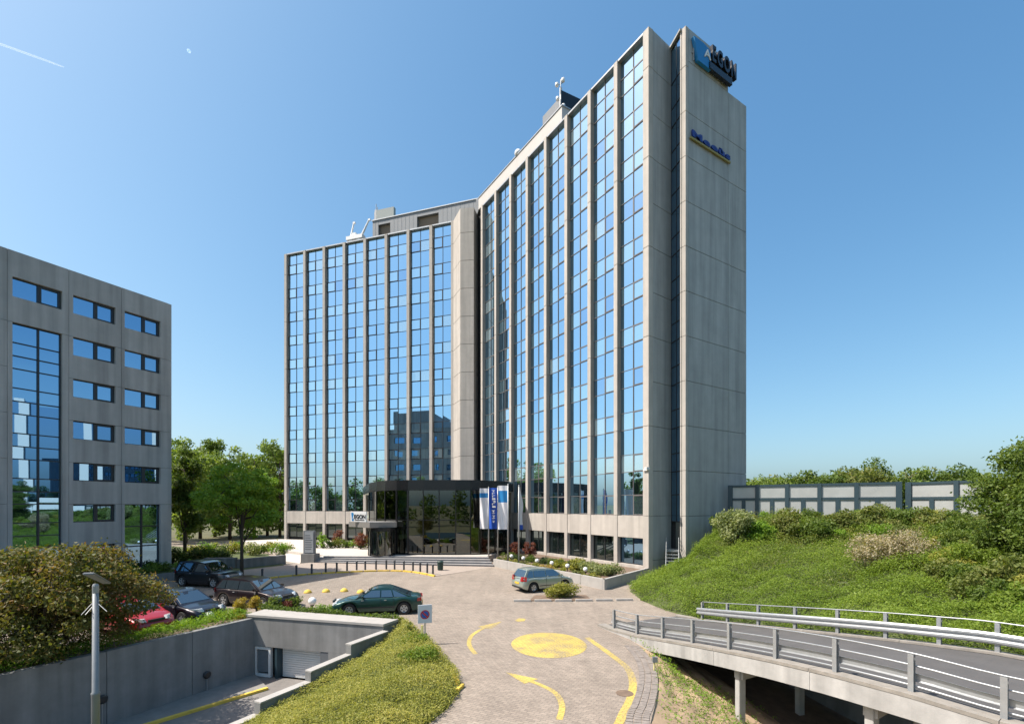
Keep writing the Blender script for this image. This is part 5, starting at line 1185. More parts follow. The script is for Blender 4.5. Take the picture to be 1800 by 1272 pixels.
# ------------------------------------------------------------------ foreground lamp post, parking sign, posts
Zl = 9.6; lt = dp(168, 1030, Zl); lx, ly = lt.x, lt.y
t = thing('street_lamp', 'tall galvanised lamp post with a flat lantern in the left foreground', 'street lamp', (lx, ly, GZ))
zj = dp(165, 1217, Zl).z
b = MB(); b.lathe((lx, ly, GZ), [(.07, 0), (.07, zj - GZ - .03), (.078, zj - GZ), (.06, zj - GZ + .02), (.052, lt.z - GZ - .1)], 14); b.build('pole', M['lpole'], t, smooth=True)
b = MB(); b.lathe((lx, ly, lt.z - .14), [(.05, 0), (.055, .02), (.055, .15), (.04, .19)], 12); b.build('collar', M['pole'], t)
b = MB(); h0 = dp(155, 1007, Zl - .25); h1 = dp(189, 1024, Zl + .35)
ax = (h1 - h0).normalized(); sx_ = Vector((-ax.y, ax.x, 0)).normalized() * .10; up = ax.cross(sx_).normalized() * .022
if up.z < 0: up = -up
b.hexa([h0 - sx_ - up, h1 - sx_ * .8 - up, h1 + sx_ * .8 - up, h0 + sx_ - up, h0 - sx_ + up, h1 - sx_ * .8 + up * .4, h1 + sx_ * .8 + up * .4, h0 + sx_ + up]); b.build('lantern', M['metal'], t, bevel=.015)
b = MB(); c0 = h0.lerp(h1, .12); b.hexa([c0 - sx_ * .7 + up * 1.05, c0 + ax * .22 - sx_ * .7 + up * 1.0, c0 + ax * .22 + sx_ * .7 + up * 1.0, c0 + sx_ * .7 + up * 1.05] + [q + up * .8 for q in (c0 - sx_ * .6, c0 + ax * .2 - sx_ * .6, c0 + ax * .2 + sx_ * .6, c0 + sx_ * .6)]); b.build('photocell_cover', M['white'], t)
for a, c in (((162, 1060), (143, 1080)), ((164, 1064), (150, 1080)), ((170, 1058), (188, 1074))):
    MB().tube([dp(*a, Zl), dp(*c, Zl - .15)], .007, 5).build('stay', M['pole'], t)
Zs_ = FP * (H - .05) / (1130 - HY); sp = dp(747, 1130, Zs_)
t = thing('parking_sign', 'square no-parking sign with a blue disc and red ring at the road edge', 'road sign', (sp.x, sp.y, 0))
zt2 = dp(747, 1062, Zs_).z; b = MB(); b.tube([(sp.x, sp.y, -.2), (sp.x, sp.y, zt2 - .02)], .028, 8); b.build('post', M['steel'], t)
sa_, sb_ = dp(734.5, 1078, Zs_ - .10), dp(759, 1078, Zs_ + .06); SG = Frame(tuple(sa_.xy), tuple(sb_.xy)); zt2 = dp(746, 1062, Zs_).z; zb2 = dp(746, 1094, Zs_).z
b = MB(); b.fbox(SG, 0, SG.len, -.01, .04, zb2, zt2); b.build('plate', plain('sign_plate', (.60, .64, .68), .5), t, bevel=.006)
def disc(F, u, z, r, d, m, name, par, n=24):
    b = MB(); vs = [F.P(u + r * math.cos(2 * math.pi * k / n), d, z + r * math.sin(2 * math.pi * k / n)) for k in range(n)]; vb = [F.P(u + r * math.cos(2 * math.pi * k / n), d - .004, z + r * math.sin(2 * math.pi * k / n)) for k in range(n)]
    b.add(vs + vb, [tuple(range(n))] + [(k, (k + 1) % n, n + (k + 1) % n, n + k) for k in range(n)]); return b.build(name, m, par)
u_, z_ = SG.len * .5, (zb2 * .53 + zt2 * .47); rr = SG.len * .33
disc(SG, u_, z_, rr, .045, M['red'], 'red_ring', t); disc(SG, u_, z_, rr * .78, .051, M['blue'], 'blue_disc', t)
b = MB(); s2 = rr * .62
b.hexa([SG.P(u_ + a, d, z_ + c) for d in (.0515, .057) for a, c in ((-s2 - .02, s2 - .02), (s2 - .02, -s2 - .02), (s2 + .02, -s2 + .02), (-s2 + .02, s2 + .02))]); b.build('red_bar', M['red'], t)
bp = dp(742, 1129, Zs_ - .1); t = thing('marker_post', 'short pale yellow marker post beside the no-parking sign', 'post', (bp.x, bp.y, 0))
b = MB(); b.box(bp.x - .045, bp.x + .045, bp.y - .045, bp.y + .045, -.1, H - (1098 - HY) * bp.y / FP); b.build('post', plain('pale_yellow', (.74, .66, .28), .6), t, bevel=.012)
for k, (p0, p1) in enumerate((((797, 1188), (806, 1203)), ((814, 1206), (803, 1216)))):
    a, c = gp(*p0), gp(*p1); MB().beam([a, c], .10, -.03, .10).build('yellow_kerb', M['yel'], plaza, bevel=.01)
a = gp(1150, 1178); t = thing('marker_post', 'small pale yellow post under the start of the ramp bridge', 'post', (a.x, a.y, -.1)); b = MB(); b.tube([(a.x, a.y, -.2), (a.x, a.y, .45)], .03, 8); b.build('post', plain('pale_yellow2', (.62, .55, .25), .6), t); b = MB(); b.box(a.x - .06, a.x + .10, a.y - .05, a.y + .05, .28, .45); b.build('cap', M['metal'], t)
for k, (px, py) in enumerate([(549, 1056), (367, 1083)]):
    Zg = FP * (H - .05) / (py + 12 - HY); q = dp(px, py, Zg); t = thing('globe_lamp', ['white globe lamp in the bed behind the garage lintel', 'white globe lamp beside the dark saloon'][k], 'lamp', (q.x, q.y, .1), group='white globe lamps by the garage')
    b = MB(); b.tube([(q.x, q.y, -.05), (q.x, q.y, q.z - .15)], .05, 8); b.lathe((q.x, q.y, q.z - .24), [(.10, 0), (.10, .06)], 10); b.build('stem', M['dark'], t)
    b = MB(); r = .21 if k == 0 else .24; b.lathe((q.x, q.y, q.z), [(r * math.cos(a), r * math.sin(a)) for a in np.linspace(-1.2, 1.55, 9)], 16); b.build('globe', M['globe'], t, smooth=True)
a = gp(387, 1088); t = thing('marker_post', 'thin dark post by the golden shrubs near the ramp wall', 'post', tuple(a)); b = MB(); b.tube([(a.x, a.y, -.1), (a.x, a.y, .8)], .05, 8); b.build('post', M['dark'], t)

# ------------------------------------------------------------------ cars
def paint(name, c, metal=.35): return plain(name, c, .32, metal=metal, coat=.7)
def car(name, label, loc, ang, L, W, Ht, paintm, st):
    """x forward; st: z keys for lower body line, glasshouse x positions (fractions of L from rear)."""
    t = thing(name, label, 'car', (0, 0, 0), group='cars parked round the forecourt')
    xr, xf = -L / 2, L / 2; wr = st.get('wr', .31); ax0 = xr + L * st['rax']; ax1 = xr + L * st['fax']; zs = .20; Ra = wr + .07
    keys = [(xr + L * a, z) for a, z in st['line']]
    ztop = lambda x: float(np.interp(x, [k[0] for k in keys], [k[1] for k in keys]))
    xs = np.linspace(xr, xf, 57); sec = []
    for x in xs:
        e = abs(x) / (L / 2); hw_ = W / 2 * (1 - .16 * max(0, (e - .72) / .28) ** 2.2); zt = ztop(x); zb = zs + .10 * max(0, (e - .86) / .14)
        arch = 0
        for ax in (ax0, ax1):
            if abs(x - ax) < Ra: zb = max(zb, wr + math.sqrt(Ra * Ra - (x - ax) ** 2)); arch = 1
        zb = min(zb, zt - .12); h = zt - zb
        half = [(hw_ * (.93 if not arch else .985), zb), (hw_ * .99, zb + .12 * h), (hw_, zb + .45 * h), (hw_ * .985, zb + .80 * h), (hw_ * .95, zb + .95 * h), (hw_ * .82, zt + .004), (hw_ * .4, zt + .03), (0, zt + .036)]
        sec.append([(x, y, z) for y, z in half] + [(x, -y, z) for y, z in half[::-1][1:]])
    m = len(sec[0]); b = MB(); b.add([v for s in sec for v in s], [(i * m + j, i * m + j + 1, (i + 1) * m + j + 1, (i + 1) * m + j) for i in range(len(xs) - 1) for j in range(m - 1)] + [tuple(range(m)), tuple(range((len(xs) - 1) * m, len(xs) * m))[::-1]])
    b.add([(xr + .1, y, zs + .02) for y in (-W * .44, W * .44)] + [(xf - .1, y, zs + .02) for y in (W * .44, -W * .44)], [(0, 1, 2, 3)])
    body = b.build('body', paintm, t, smooth=True)
    # glasshouse
    gx = [xr + L * a for a in st['glass']]; zbelt = st['belt']; wb_, wt_ = W / 2 * .925, W / 2 * .70
    prof = [(gx[0], zbelt - .06), (gx[1], Ht - .07), (gx[1] + .18 * (gx[2] - gx[1]), Ht - .012), ((gx[1] + gx[2]) / 2, Ht), (gx[1] + .8 * (gx[2] - gx[1]), Ht - .03), (gx[2], Ht - .09), (gx[3], zbelt - .05)]
    def gpnt(x, z, side, inset=0.0):
        f = min(1, max(0, (z - zbelt) / (Ht - zbelt))); w_ = wb_ + (wt_ - wb_) * f ** 1.15; return (x, side * (w_ - inset), z)
    b = MB(); vs = []
    for x, z in prof: vs += [gpnt(x, min(z, ztop(x) if z < zbelt + .01 else z), 1), (x, 0, z + (.018 if z > zbelt else 0)), gpnt(x, z, -1)]
    n = len(prof); fs = [(3 * i, 3 * i + 1, 3 * i + 4, 3 * i + 3) for i in range(n - 1)] + [(3 * i + 1, 3 * i + 2, 3 * i + 5, 3 * i + 4) for i in range(n - 1)]
    b.add(vs, fs)
    for s in (1, -1):
        pl_ = [gpnt(x, z, s) for x, z in prof]; base_ = [gpnt(gx[3], zbelt - .12, s), gpnt(gx[0], zbelt - .12, s)]
        ctr_ = [(x, y, z) for x, y, z in pl_ + base_]; b.add(ctr_, [tuple(range(len(ctr_)))])
    b.build('cabin', paintm, t, smooth=False, bevel=.0)
    def panel(pts, nm, mt, par, off):
        b = MB(); P_ = [Vector(p) for p in pts]; nrm = (P_[1] - P_[0]).cross(P_[2] - P_[0]).normalized(); c = sum(P_, Vector()) / len(P_)
        if nrm.dot(c - Vector((0, 0, zbelt * .6))) < 0: nrm = -nrm
        o_ = [p + nrm * off for p in P_]; k = len(P_); b.add(o_ + [p - nrm * .02 for p in P_], [tuple(range(k))] + [(i, (i + 1) % k, k + (i + 1) % k, k + i) for i in range(k)]); return b.build(nm, mt, par)
    def lp_(a, c, f): return (a[0] + (c[0] - a[0]) * f, a[1] + (c[1] - a[1]) * f, a[2] + (c[2] - a[2]) * f)
    for nm, i0, i1 in (('windscreen', 6, 5), ('rear_window', 0, 1)):
        lo_l, hi_l = gpnt(*prof[i0], 1), gpnt(*prof[i1], 1); lo_r, hi_r = gpnt(*prof[i0], -1), gpnt(*prof[i1], -1)
        lo_l = lp_(lo_l, hi_l, .16); lo_r = lp_(lo_r, hi_r, .16); hi_l = lp_(hi_l, lo_l, .04); hi_r = lp_(hi_r, lo_r, .04)
        q = [lp_(lo_l, lo_r, .06), lp_(lo_l, lo_r, .94), lp_(hi_l, hi_r, .93), lp_(hi_l, hi_r, .07)]
        panel(q, nm, M['cglass'], t, .012)
    for s in (1, -1):
        zl_, zu_ = zbelt + .02, Ht - .12
        def xat(z, i0, i1): (xa, za), (xb, zb__) = prof[i0], prof[i1]; return xa + (xb - xa) * (z - za) / (zb__ - za)
        rl0, ru0 = xat(zl_, 0, 1) + .16, xat(zu_, 0, 1) + .12; fl0, fu0 = xat(zl_, 6, 5) - .16, xat(zu_, 6, 5) - .07
        cuts = st.get('cuts', [.5]); xsb = [rl0] + [rl0 + (fl0 - rl0) * c for c in cuts] + [fl0]; xst = [ru0] + [min(max(rl0 + (fl0 - rl0) * c, ru0), fu0) for c in cuts] + [fu0]
        for i in range(len(xsb) - 1):
            a0_, a1_ = xsb[i] + (.03 if i else 0), xsb[i + 1] - (.03 if i < len(xsb) - 2 else 0); b0_, b1_ = xst[i] + (.03 if i else 0), xst[i + 1] - (.03 if i < len(xsb) - 2 else 0)
            if b1_ - b0_ < .05: b0_ = b1_ - .05
            panel([gpnt(a0_, zl_, s), gpnt(a1_, zl_, s), gpnt(b1_, zu_, s), gpnt(b0_, zu_, s)], 'side_window', M['cglass'], t, .010)
        mx = xat(zbelt + .08, 6, 5) - .12; b = MB(); b.box(mx - .07, mx + .06, s * (W / 2 * .93), s * (W / 2 + .14), zbelt + .01, zbelt + .14); b.build('mirror', paintm, t, bevel=.03)
        b = MB(); b.box(ax0 + Ra + .05, ax1 - Ra - .05, s * (W / 2 - .03), s * (W / 2 + .008), .38, .43); b.build('side_trim', M['dark'], t)
        for c in [.0] + list(cuts) + [1.0]:
            x = rl0 + (fl0 - rl0) * c; 
            if c > .2: b = MB(); b.box(x - .006, x + .006, s * (W / 2 - .03), s * (W / 2 + .003), .30, zbelt - .05); b.build('door_seam', M['dark'], t)
        for c in (list(cuts) + [1.0])[-2:]:
            x = rl0 + (fl0 - rl0) * c - (.0 if c == 1.0 else .16) - (.9 if c == 1.0 and len(cuts) else 0) * 0; b = MB(); b.box(x - .13 - (.55 if c == 1.0 else 0) * 0, x - .01, s * (W / 2 - .02), s * (W / 2 + .022), zbelt - .13, zbelt - .10); b.build('door_handle', M['rim'], t)
        zl2 = st.get('lz', .62)
        b = MB(); b.hexa([(xf - .42, s * W * .47, zl2), (xf - .02, s * W * .30, zl2), (xf + .005, s * W * .24, zl2), (xf - .1, s * W * .2, zl2), (xf - .44, s * W * .475, zl2 + .13), (xf - .10, s * W * .32, zl2 + .14), (xf - .06, s * W * .26, zl2 + .14), (xf - .2, s * W * .22, zl2 + .14)]); b.build('headlight', M['lens'], t, bevel=.01)
        tz = st.get('tz', .70); th = st.get('th', .22); b = MB(); b.hexa([(xr - .012, s * W * .24, tz), (xr + .0, s * W * .40, tz), (xr + .22, s * (W * .5 + .003), tz), (xr + .15, s * W * .3, tz), (xr + .005, s * W * .30, tz + th), (xr + .03, s * W * .40, tz + th), (xr + .22, s * (W * .497), tz + th), (xr + .15, s * W * .3, tz + th)]); b.build('taillight', M['tail'], t)
    for x, nm in ((ax0, 'r'), (ax1, 'f')):
        for s in (1, -1):
            b = MB(); y1, y0 = s * (W / 2 - .0), s * (W / 2 - .20); n = 22; pr = [(wr - .13, y1 - s * .0), (wr - .02, y1), (wr, y1 - s * .03), (wr, y0), (wr - .13, y0)]
            vs = [(x + r * math.cos(2 * math.pi * k / n), y, wr + r * math.sin(2 * math.pi * k / n)) for r, y in pr for k in range(n)]
            b.add(vs, [(i * n + k, i * n + (k + 1) % n, (i + 1) * n + (k + 1) % n, (i + 1) * n + k) for i in range(4) for k in range(n)]); wh = b.build('wheel', M['tyre'], t, smooth=False)
            b = MB(); yy = y1 - s * .025; rr_ = wr - .125
            for k in range(5):
                a = 2 * math.pi * k / 5 + .3; dx, dz = math.cos(a), math.sin(a); px_, pz_ = -dz, dx
                b.hexa([(x + dx * r + px_ * w_, y, wr + dz * r + pz_ * w_) for y in (yy - s * .03, yy + s * .012) for r, w_ in ((.03, -.03), (rr_, -.055), (rr_, .055), (.03, .03))])
            vs = [(x + r * math.cos(2 * math.pi * k / n), y, wr + r * math.sin(2 * math.pi * k / n)) for r, y in ((rr_ - .03, yy), (rr_ + .008, yy + s * .02), (rr_ + .008, yy - s * .05)) for k in range(n)]
            b.add(vs, [(i * n + k, i * n + (k + 1) % n, (i + 1) * n + (k + 1) % n, (i + 1) * n + k) for i in range(2) for k in range(n)]); b.build('rim', M['rim'], wh)
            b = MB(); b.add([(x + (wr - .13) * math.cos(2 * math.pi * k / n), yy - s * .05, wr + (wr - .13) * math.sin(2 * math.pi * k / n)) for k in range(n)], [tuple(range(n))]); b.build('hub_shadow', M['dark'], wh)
            b = MB(); b.box(x - Ra + .02, x + Ra - .02, s * (W / 2 - .28), s * (W / 2 - .21), .2, wr + Ra - .02); b.build('wheel_well', M['dark'], t)
    b = MB(); b.box(xf - .02, xf + .015, -.26, .26, .40, .51); b.build('number_plate', M['plate'], t)
    pz = st.get('pz', .55); b = MB(); b.box(xr - .022, xr + .02, -.26, .26, pz, pz + .11); b.build('number_plate', M['plate'], t)
    b = MB(); b.box(xf - .05, xf + .008, -W * .30, W * .30, .24, .36); b.box(xf - .07, xf - .004, -W * .19, W * .19, .60, .70); b.build('grille', M['dark'], t)
    b = MB(); b.box(xr - .012, xr + .1, -W * .40, W * .40, .28, .36); b.build('bumper_trim', M['dark'], t)
    t.location = loc; t.rotation_euler = (0, 0, ang); return t
HATCH = dict(line=[(0, .62), (.02, .80), (.06, .90), (.3, .93), (.62, .93), (.70, .92), (.86, .82), (.96, .68), (1, .50)], glass=[.015, .10, .60, .80], belt=.93, rax=.19, fax=.80, cuts=[.2, .55], tz=.72, th=.28, pz=.52)
COUPE = dict(line=[(0, .55), (.015, .78), (.05, .86), (.2, .89), (.6, .88), (.7, .84), (.86, .74), (.96, .60), (1, .42)], glass=[.08, .34, .56, .74], belt=.87, rax=.20, fax=.80, cuts=[.30, .58], tz=.66, th=.14, lz=.50, wr=.31, pz=.45)
SUV = dict(line=[(0, .60), (.015, .92), (.05, 1.0), (.3, 1.03), (.62, 1.03), (.72, 1.02), (.9, .95), (.975, .82), (1, .55)], glass=[.01, .08, .58, .76], belt=1.02, rax=.19, fax=.80, cuts=[.24, .55], tz=.86, th=.24, lz=.72, wr=.36, pz=.62)
ESTATE = dict(line=[(0, .60), (.015, .84), (.05, .92), (.3, .95), (.62, .94), (.72, .92), (.88, .82), (.97, .68), (1, .5)], glass=[.01, .12, .56, .77], belt=.93, rax=.19, fax=.80, cuts=[.22, .54], tz=.74, th=.2, wr=.33)
SALOON = dict(line=[(0, .60), (.012, .84), (.05, .92), (.16, .93), (.62, .90), (.72, .87), (.88, .78), (.97, .66), (1, .5)], glass=[.14, .29, .58, .77], belt=.90, rax=.20, fax=.80, cuts=[.28, .56], tz=.70, th=.16)
def between(a, c): m_ = (a + c) / 2; return m_, math.atan2((c - a).y, (c - a).x)
c0_, an = between(gp(922, 1044), gp(990, 1034)); car('hatchback_car', 'pale silver green hatchback seen from behind next to the planter', (c0_.x - .05, c0_.y + .75, 0), R(28), 3.8, 1.68, 1.45, paint('silver_green', (.37, .41, .35), .5), HATCH)
c0_, an = between(gp(703, 1083), gp(618, 1079)); car('coupe_car', 'dark green fastback car parked behind the garage lintel', (c0_.x - .05, c0_.y + .75, 0), R(180 + 9), 4.35, 1.70, 1.33, paint('dark_green', (.006, .046, .038), .35), COUPE)
c0_, an = between(gp(312, 1032), gp(385, 1033)); car('suv_car', 'black off-road car parked in the shade of the office block', (c0_.x + .15, c0_.y + .95, 0), R(-16), 4.35, 1.82, 1.68, paint('black_paint', (.008, .009, .012), .2), SUV)
c0_, an = between(gp(388, 1068), gp(476, 1070)); car('estate_car', 'dark maroon estate car in the middle of the parked row', (c0_.x + .1, c0_.y + .9, 0), R(-20), 4.5, 1.76, 1.50, paint('maroon_paint', (.016, .008, .009), .3), ESTATE)
a = gp(300, 1092); car('saloon_car', 'black saloon car between the red car and the estate car', (a.x + .1, a.y + .5, 0), R(-22), 4.5, 1.75, 1.43, paint('blackblue_paint', (.012, .012, .020), .3), SALOON)
a = gp(236, 1108); car('red_car', 'bright red car half hidden by the spreading tree', (a.x - .35, a.y + .1, 0), R(-24), 4.1, 1.70, 1.40, paint('red_paint_car', (.36, .010, .014), .1), HATCH)

# ------------------------------------------------------------------ trees and shrubs
tree('plane_tree', 'round young green tree standing alone before the terrace', 'tree', gp(425, 1012), 9.0, 3.1, .15, 2.9, 9500, .24, LG['fresh'], 11, ncl=60, clr=.26, squash=.5, nb=22)
p = dp(325, 975, 46); tree('column_tree', 'narrow upright dark tree at the corner of the office block', 'tree', (p.x, p.y, 0), 11.6, 1.35, .18, 2.2, 8000, .27, LG['mid'], 12, ncl=46, clr=.42, nb=18)
hts = [(296, 775, 74), (326, 768, 70), (352, 760, 80), (378, 768, 84), (404, 775, 78), (424, 788, 86), (447, 792, 82), (470, 783, 88), (492, 778, 84), (515, 782, 92)]
for k, (px, py, Zt) in enumerate(hts):
    q = dp(px, py, Zt); tree('poplar_tree', f'tall pale green poplar in the distant row, {ordn[k]} from the left', 'tree', (q.x, q.y, -.1), q.z + .6, 3.9 + .5 * (k % 3), .28, .6, 6000, .48, LG['poplar'], 40 + k, group='poplars beyond the terrace', ncl=44, clr=.30, taper=.28, nb=10)
rt = [(1345, 832, 95), (1385, 826, 100), (1428, 822, 92), (1470, 824, 100), (1505, 808, 96), (1550, 805, 98), (1592, 808, 96), (1630, 812, 100), (1668, 815, 92), (1702, 816, 96), (1330, 838, 100)]
for k, (px, py, Zt) in enumerate(rt):
    q = dp(px, py, Zt); tree('willow_tree', f'rounded pale tree beyond the noise barrier, {ordn[k]} of the far row', 'tree', (q.x, q.y, 3.8), q.z - 4.9, 4.8, .3, .6, 4200, .55, [LG['poplar'], LG['brown'], LG['mid']][k % 3], 60 + k, group='trees beyond the noise barrier', ncl=26, clr=.36, nb=8)
C_, R_ = [], []
q = dp(1785, 975, 19.5); tree('big_tree', 'large dark leafy tree at the right edge above the bank', 'tree', (q.x + 1.5, q.y, 2.9), 5.1, 2.7, .2, .2, 36000, .135, LG['mid'], 21, ncl=60, clr=.32, taper=.35, squash=.6, nb=20)
q = dp(1860, 930, 20.5); tree('big_tree', 'second dark leafy tree cut off by the right edge', 'tree', (q.x, q.y, 3.0), 6.1, 2.2, .2, .3, 16000, .15, LG['mid'], 22, ncl=44, clr=.34, taper=.3, nb=12)
# spreading autumn-toned tree in the left foreground
q = dp(72, 1150, 16.7); tree('spreading_tree', 'broad low tree with bronze green leaves in the left foreground', 'tree', (q.x, q.y, .1), 3.85, 3.15, .16, .1, 36000, .125, LG['maroon'], 31, ncl=120, clr=.22, squash=.55, nb=30)
q = dp(-60, 1130, 17); tree('spreading_tree', 'bronze green tree cut off by the left edge', 'tree', (q.x, q.y, 0), 3.9, 3.0, .14, .4, 12000, .16, LG['maroon'], 32, ncl=50, clr=.26, squash=.6, nb=16)
def shr(px, py, Z, z0, rad, n, size, m, seed, label, name='shrub', cat='shrub', group=None, **k):
    q = dp(px, py, Z); return shrub(name, label, cat, (q.x, q.y, z0), rad, n, size, LG[m], seed, group, **k)
# shrubs on the bank: base height found on the patch grid
GB = VB.reshape(-1, 3)
def bank_at(px, py):
    pj = np.stack([GB[:, 0] / GB[:, 1] * FP + CX, HY - (GB[:, 2] - H) / GB[:, 1] * FP], 1); k = np.argmin(((pj - [px, py]) ** 2).sum(1)); return GB[k]
bsh = [(1245, 972, .75, 1.0, 'dark', 'small dark shrub against the shaded gable'), (1290, 962, 1.35, 2.3, 'pale', 'pale silvery willow shrub in front of the first fence posts'), (1335, 958, 1.1, 1.7, 'fresh', 'fresh green shrub right of the silvery willow'), (1385, 950, 1.4, 1.8, 'brown', 'brownish green shrub under the second fence bay'),
       (1440, 952, 1.3, 1.5, 'mid', 'green shrub under the third fence bay'), (1490, 946, 1.3, 1.6, 'brown', 'bushy shrub left of the cream flowering bush'), (1535, 938, 1.3, 1.5, 'brown', 'shrub just above the cream flowering bush'), (1590, 938, 1.2, 1.4, 'mid', 'green shrub below the gap between the barriers'),
       (1640, 945, 1.3, 1.5, 'brown', 'shrub right of the gap between the barriers'), (1690, 958, 1.3, 1.5, 'mid', 'green shrub at the foot of the big tree'), (1735, 1000, 1.3, 1.4, 'mid', 'shrub on the slope below the big tree'), (1790, 1040, 1.3, 1.3, 'brown', 'shrub on the slope at the right edge'), (1690, 1030, 1.0, .9, 'mid', 'low shrub right of the cream flowering bush'), (1265, 938, .8, 1.3, 'mid', 'upright shrub touching the gable wall'),(1745, 1060, 1.0, .8, 'mid', 'low dark shrub above the far guard rail')]
for k, (px, py, r_, h_, m, lb) in enumerate(bsh):
    q = bank_at(px, py); n_ = int(2600 * r_ * r_ * (1.3 if px > 1600 else 1)); shrub('shrub', lb, 'shrub', (q[0], q[1], q[2] - .1), (r_, r_ * .9, h_), n_, .155 if px < 1650 else .13, LG[m], 100 + k, 'shrubs on the bank', ncl=16, clr=.40)
g = np.random.default_rng(5); spots = []
tries = 0
while len(spots) < 125 and tries < 9000:
    tries += 1; i_, j_ = g.integers(0, 91), g.integers(0, 41); p_ = VB[i_, j_]; px_ = p_[0] / p_[1] * FP + CX; py_ = HY - (p_[2] - H) / p_[1] * FP
    s_ = j_ / 40; lim = .97 - .0013 * max(0, px_ - 1230) - (.10 if px_ > 1650 else 0)
    if px_ < 1275 or px_ > 1830 or s_ < lim or s_ > .985: continue
    if ((px_ - 1568) / 100) ** 2 + ((py_ - 995) / 46) ** 2 < 1: continue
    if any((p_[0] - q_[0]) ** 2 + (p_[1] - q_[1]) ** 2 < .62 for q_ in spots): continue
    spots.append(p_)
TENS = ['', '', 'twenty', 'thirty', 'forty', 'fifty', 'sixty', 'seventy', 'eighty', 'ninety']; ordw = ordn + ['seventeenth', 'eighteenth', 'nineteenth']
def nth(k):
    if k == 99: return 'hundredth'
    if k > 99: return 'hundred-and-' + nth(k - 100)
    return ordw[k] if k < 19 else (TENS[(k + 1) // 10][:-1] + 'ieth' if (k + 1) % 10 == 0 else TENS[(k + 1) // 10] + '-' + ordn[(k + 1) % 10 - 1])
spots.sort(key=lambda p: p[0] / p[1])
for k, p_ in enumerate(spots):
    r_ = g.uniform(.55, 1.1); ci_ = g.integers(0, 6); shrub('shrub', f"{'small' if r_ < .72 else 'mid-sized' if r_ < .92 else 'large'} {['brownish', 'green', 'olive', 'fresh green', 'brownish', 'bright green'][ci_]} shrub in the thicket below the barrier, {nth(k)} from the tower", 'shrub', (p_[0], p_[1], p_[2] - .15), (r_, r_ * .9, r_ * g.uniform(.9, 1.35)), int(2600 * r_ * r_) + 300, g.uniform(.09, .13), LG[['brown', 'mid', 'heath', 'fresh', 'brown', 'cover'][ci_]], 400 + k, 'mixed shrubs crowding the upper bank', ncl=12, clr=.40, stems=3)
q = bank_at(1568, 1000); shrub('flowering_bush', 'cream flowering bush spreading over the middle of the bank', 'bush', (q[0], q[1], q[2] - .1), (2.3, 1.4, 1.9), 9500, .10, LG['cream'], 150, ncl=60, clr=.20)
# island shrub, planter plants, terrace plants
q = gp(985, 1052); shrub('shrub', 'low olive shrub in front of the silver hatchback', 'shrub', (q.x, q.y + .3, 0), (1.35, .7, .75), 3600, .10, LG['heath'], 160, ncl=20, clr=.42)
for k in range(6):
    f = .50 + .085 * k; a = wA.lerp(wB, f); o_ = Vector((.55, 1.5, 0)) * (1.0 + .18 * (k % 2)); shrub('shrub', f'leafy green shrub in the planter corner, {ordn[k]} from the entrance side', 'shrub', (a.x + o_.x + .9, a.y + o_.y * (1.2 - .3 * f), .45), (.95, .75, .85 if k > 1 else .55), 1500, .13, LG['pale' if k > 2 else 'heath'], 170 + k, 'leafy planter shrubs', ncl=12)
for k in range(7):
    f = .06 + .11 * k; a = wA.lerp(wB, f); shrub('hedge', f'low clipped dark hedge in the planter, {ordn[k]} block from the entrance', 'hedge', (a.x + .9 + .12 * k, a.y + 2.3, .45), (1.0, .45, .55), 1100, .10, LG['dark' if k % 2 else 'mid'], 180 + k, 'clipped planter hedges', ncl=12, clr=.5)
for k in range(8):
    f = .05 + .12 * k; a = wA.lerp(wB, f); shrub('bedding_plants', f'low yellowish bedding plants behind the planter wall, {ordn[k]} clump from the entrance', 'plants', (a.x + .35, a.y + .75, .45), (.8, .35, .28), 600, .09, LG['heath' if k % 2 else 'gold' if k == 4 else 'brown'], 190 + k, 'bedding clumps in the planter', ncl=8, clr=.6, stems=2)
for k, (px, py, Z_) in enumerate([(905, 975, 47.5), (932, 976, 45.5)]): shr(px, py, Z_, .5, (.75, .6, 1.55), 800, .15, 'redl', 200 + k, ['dark red leaved shrub behind the flagpoles', 'dark red leaved shrub before the second ground window'][k], group='red leaved shrubs')
for k, (px, py, Z_) in enumerate([(594, 958, 57), (634, 958, 54)]): shr(px, py, Z_, ZTER, (1.05, .7, 1.75), 800, .17, 'redl', 204 + k, ['purple red shrub below the left wing windows', 'red shrub beside the revolving door'][k], group='red leaved shrubs')
for k in range(8):
    px = 553 + 13.5 * k; shr(px, 965, 55.5, ZTER, (.95, .6, .85 + .3 * (k % 2)), 520, .16, ['mid', 'fresh', 'dark', 'brown'][k % 4], 210 + k, f'rounded shrub along the terrace edge, {ordn[k]} from the totem', group='terrace shrubs', ncl=10)
shr(568, 950, 54.5, ZTER, (.55, .5, 1.9), 420, .15, 'fresh', 219, 'slim light green sapling behind the totem')
for k in range(11):
    px = 345 + 16 * k; shr(px, 972 - (k % 3) * 3, 52 + 2.0 * (k % 3), 0.0, (1.1, .9, 1.25), 620, .20, ['heath', 'fresh', 'pale', 'mid'][k % 4], 220 + k, f'rounded garden bush behind the low wall, {ordn[k]} from the left', group='garden bushes left of the terrace', ncl=9, clr=.5)
for k in range(7):
    px = 303 + 15 * k; shr(px, 990, 44.5, 0.05, (1.05, .8, 1.3), 760, .17, ['dark', 'mid', 'mid'][k % 3], 240 + k, f'dark hedge bush behind the black off-road car, {ordn[k]} from the left', 'hedge', 'hedge', group='hedge behind the parked cars', ncl=10, clr=.5)
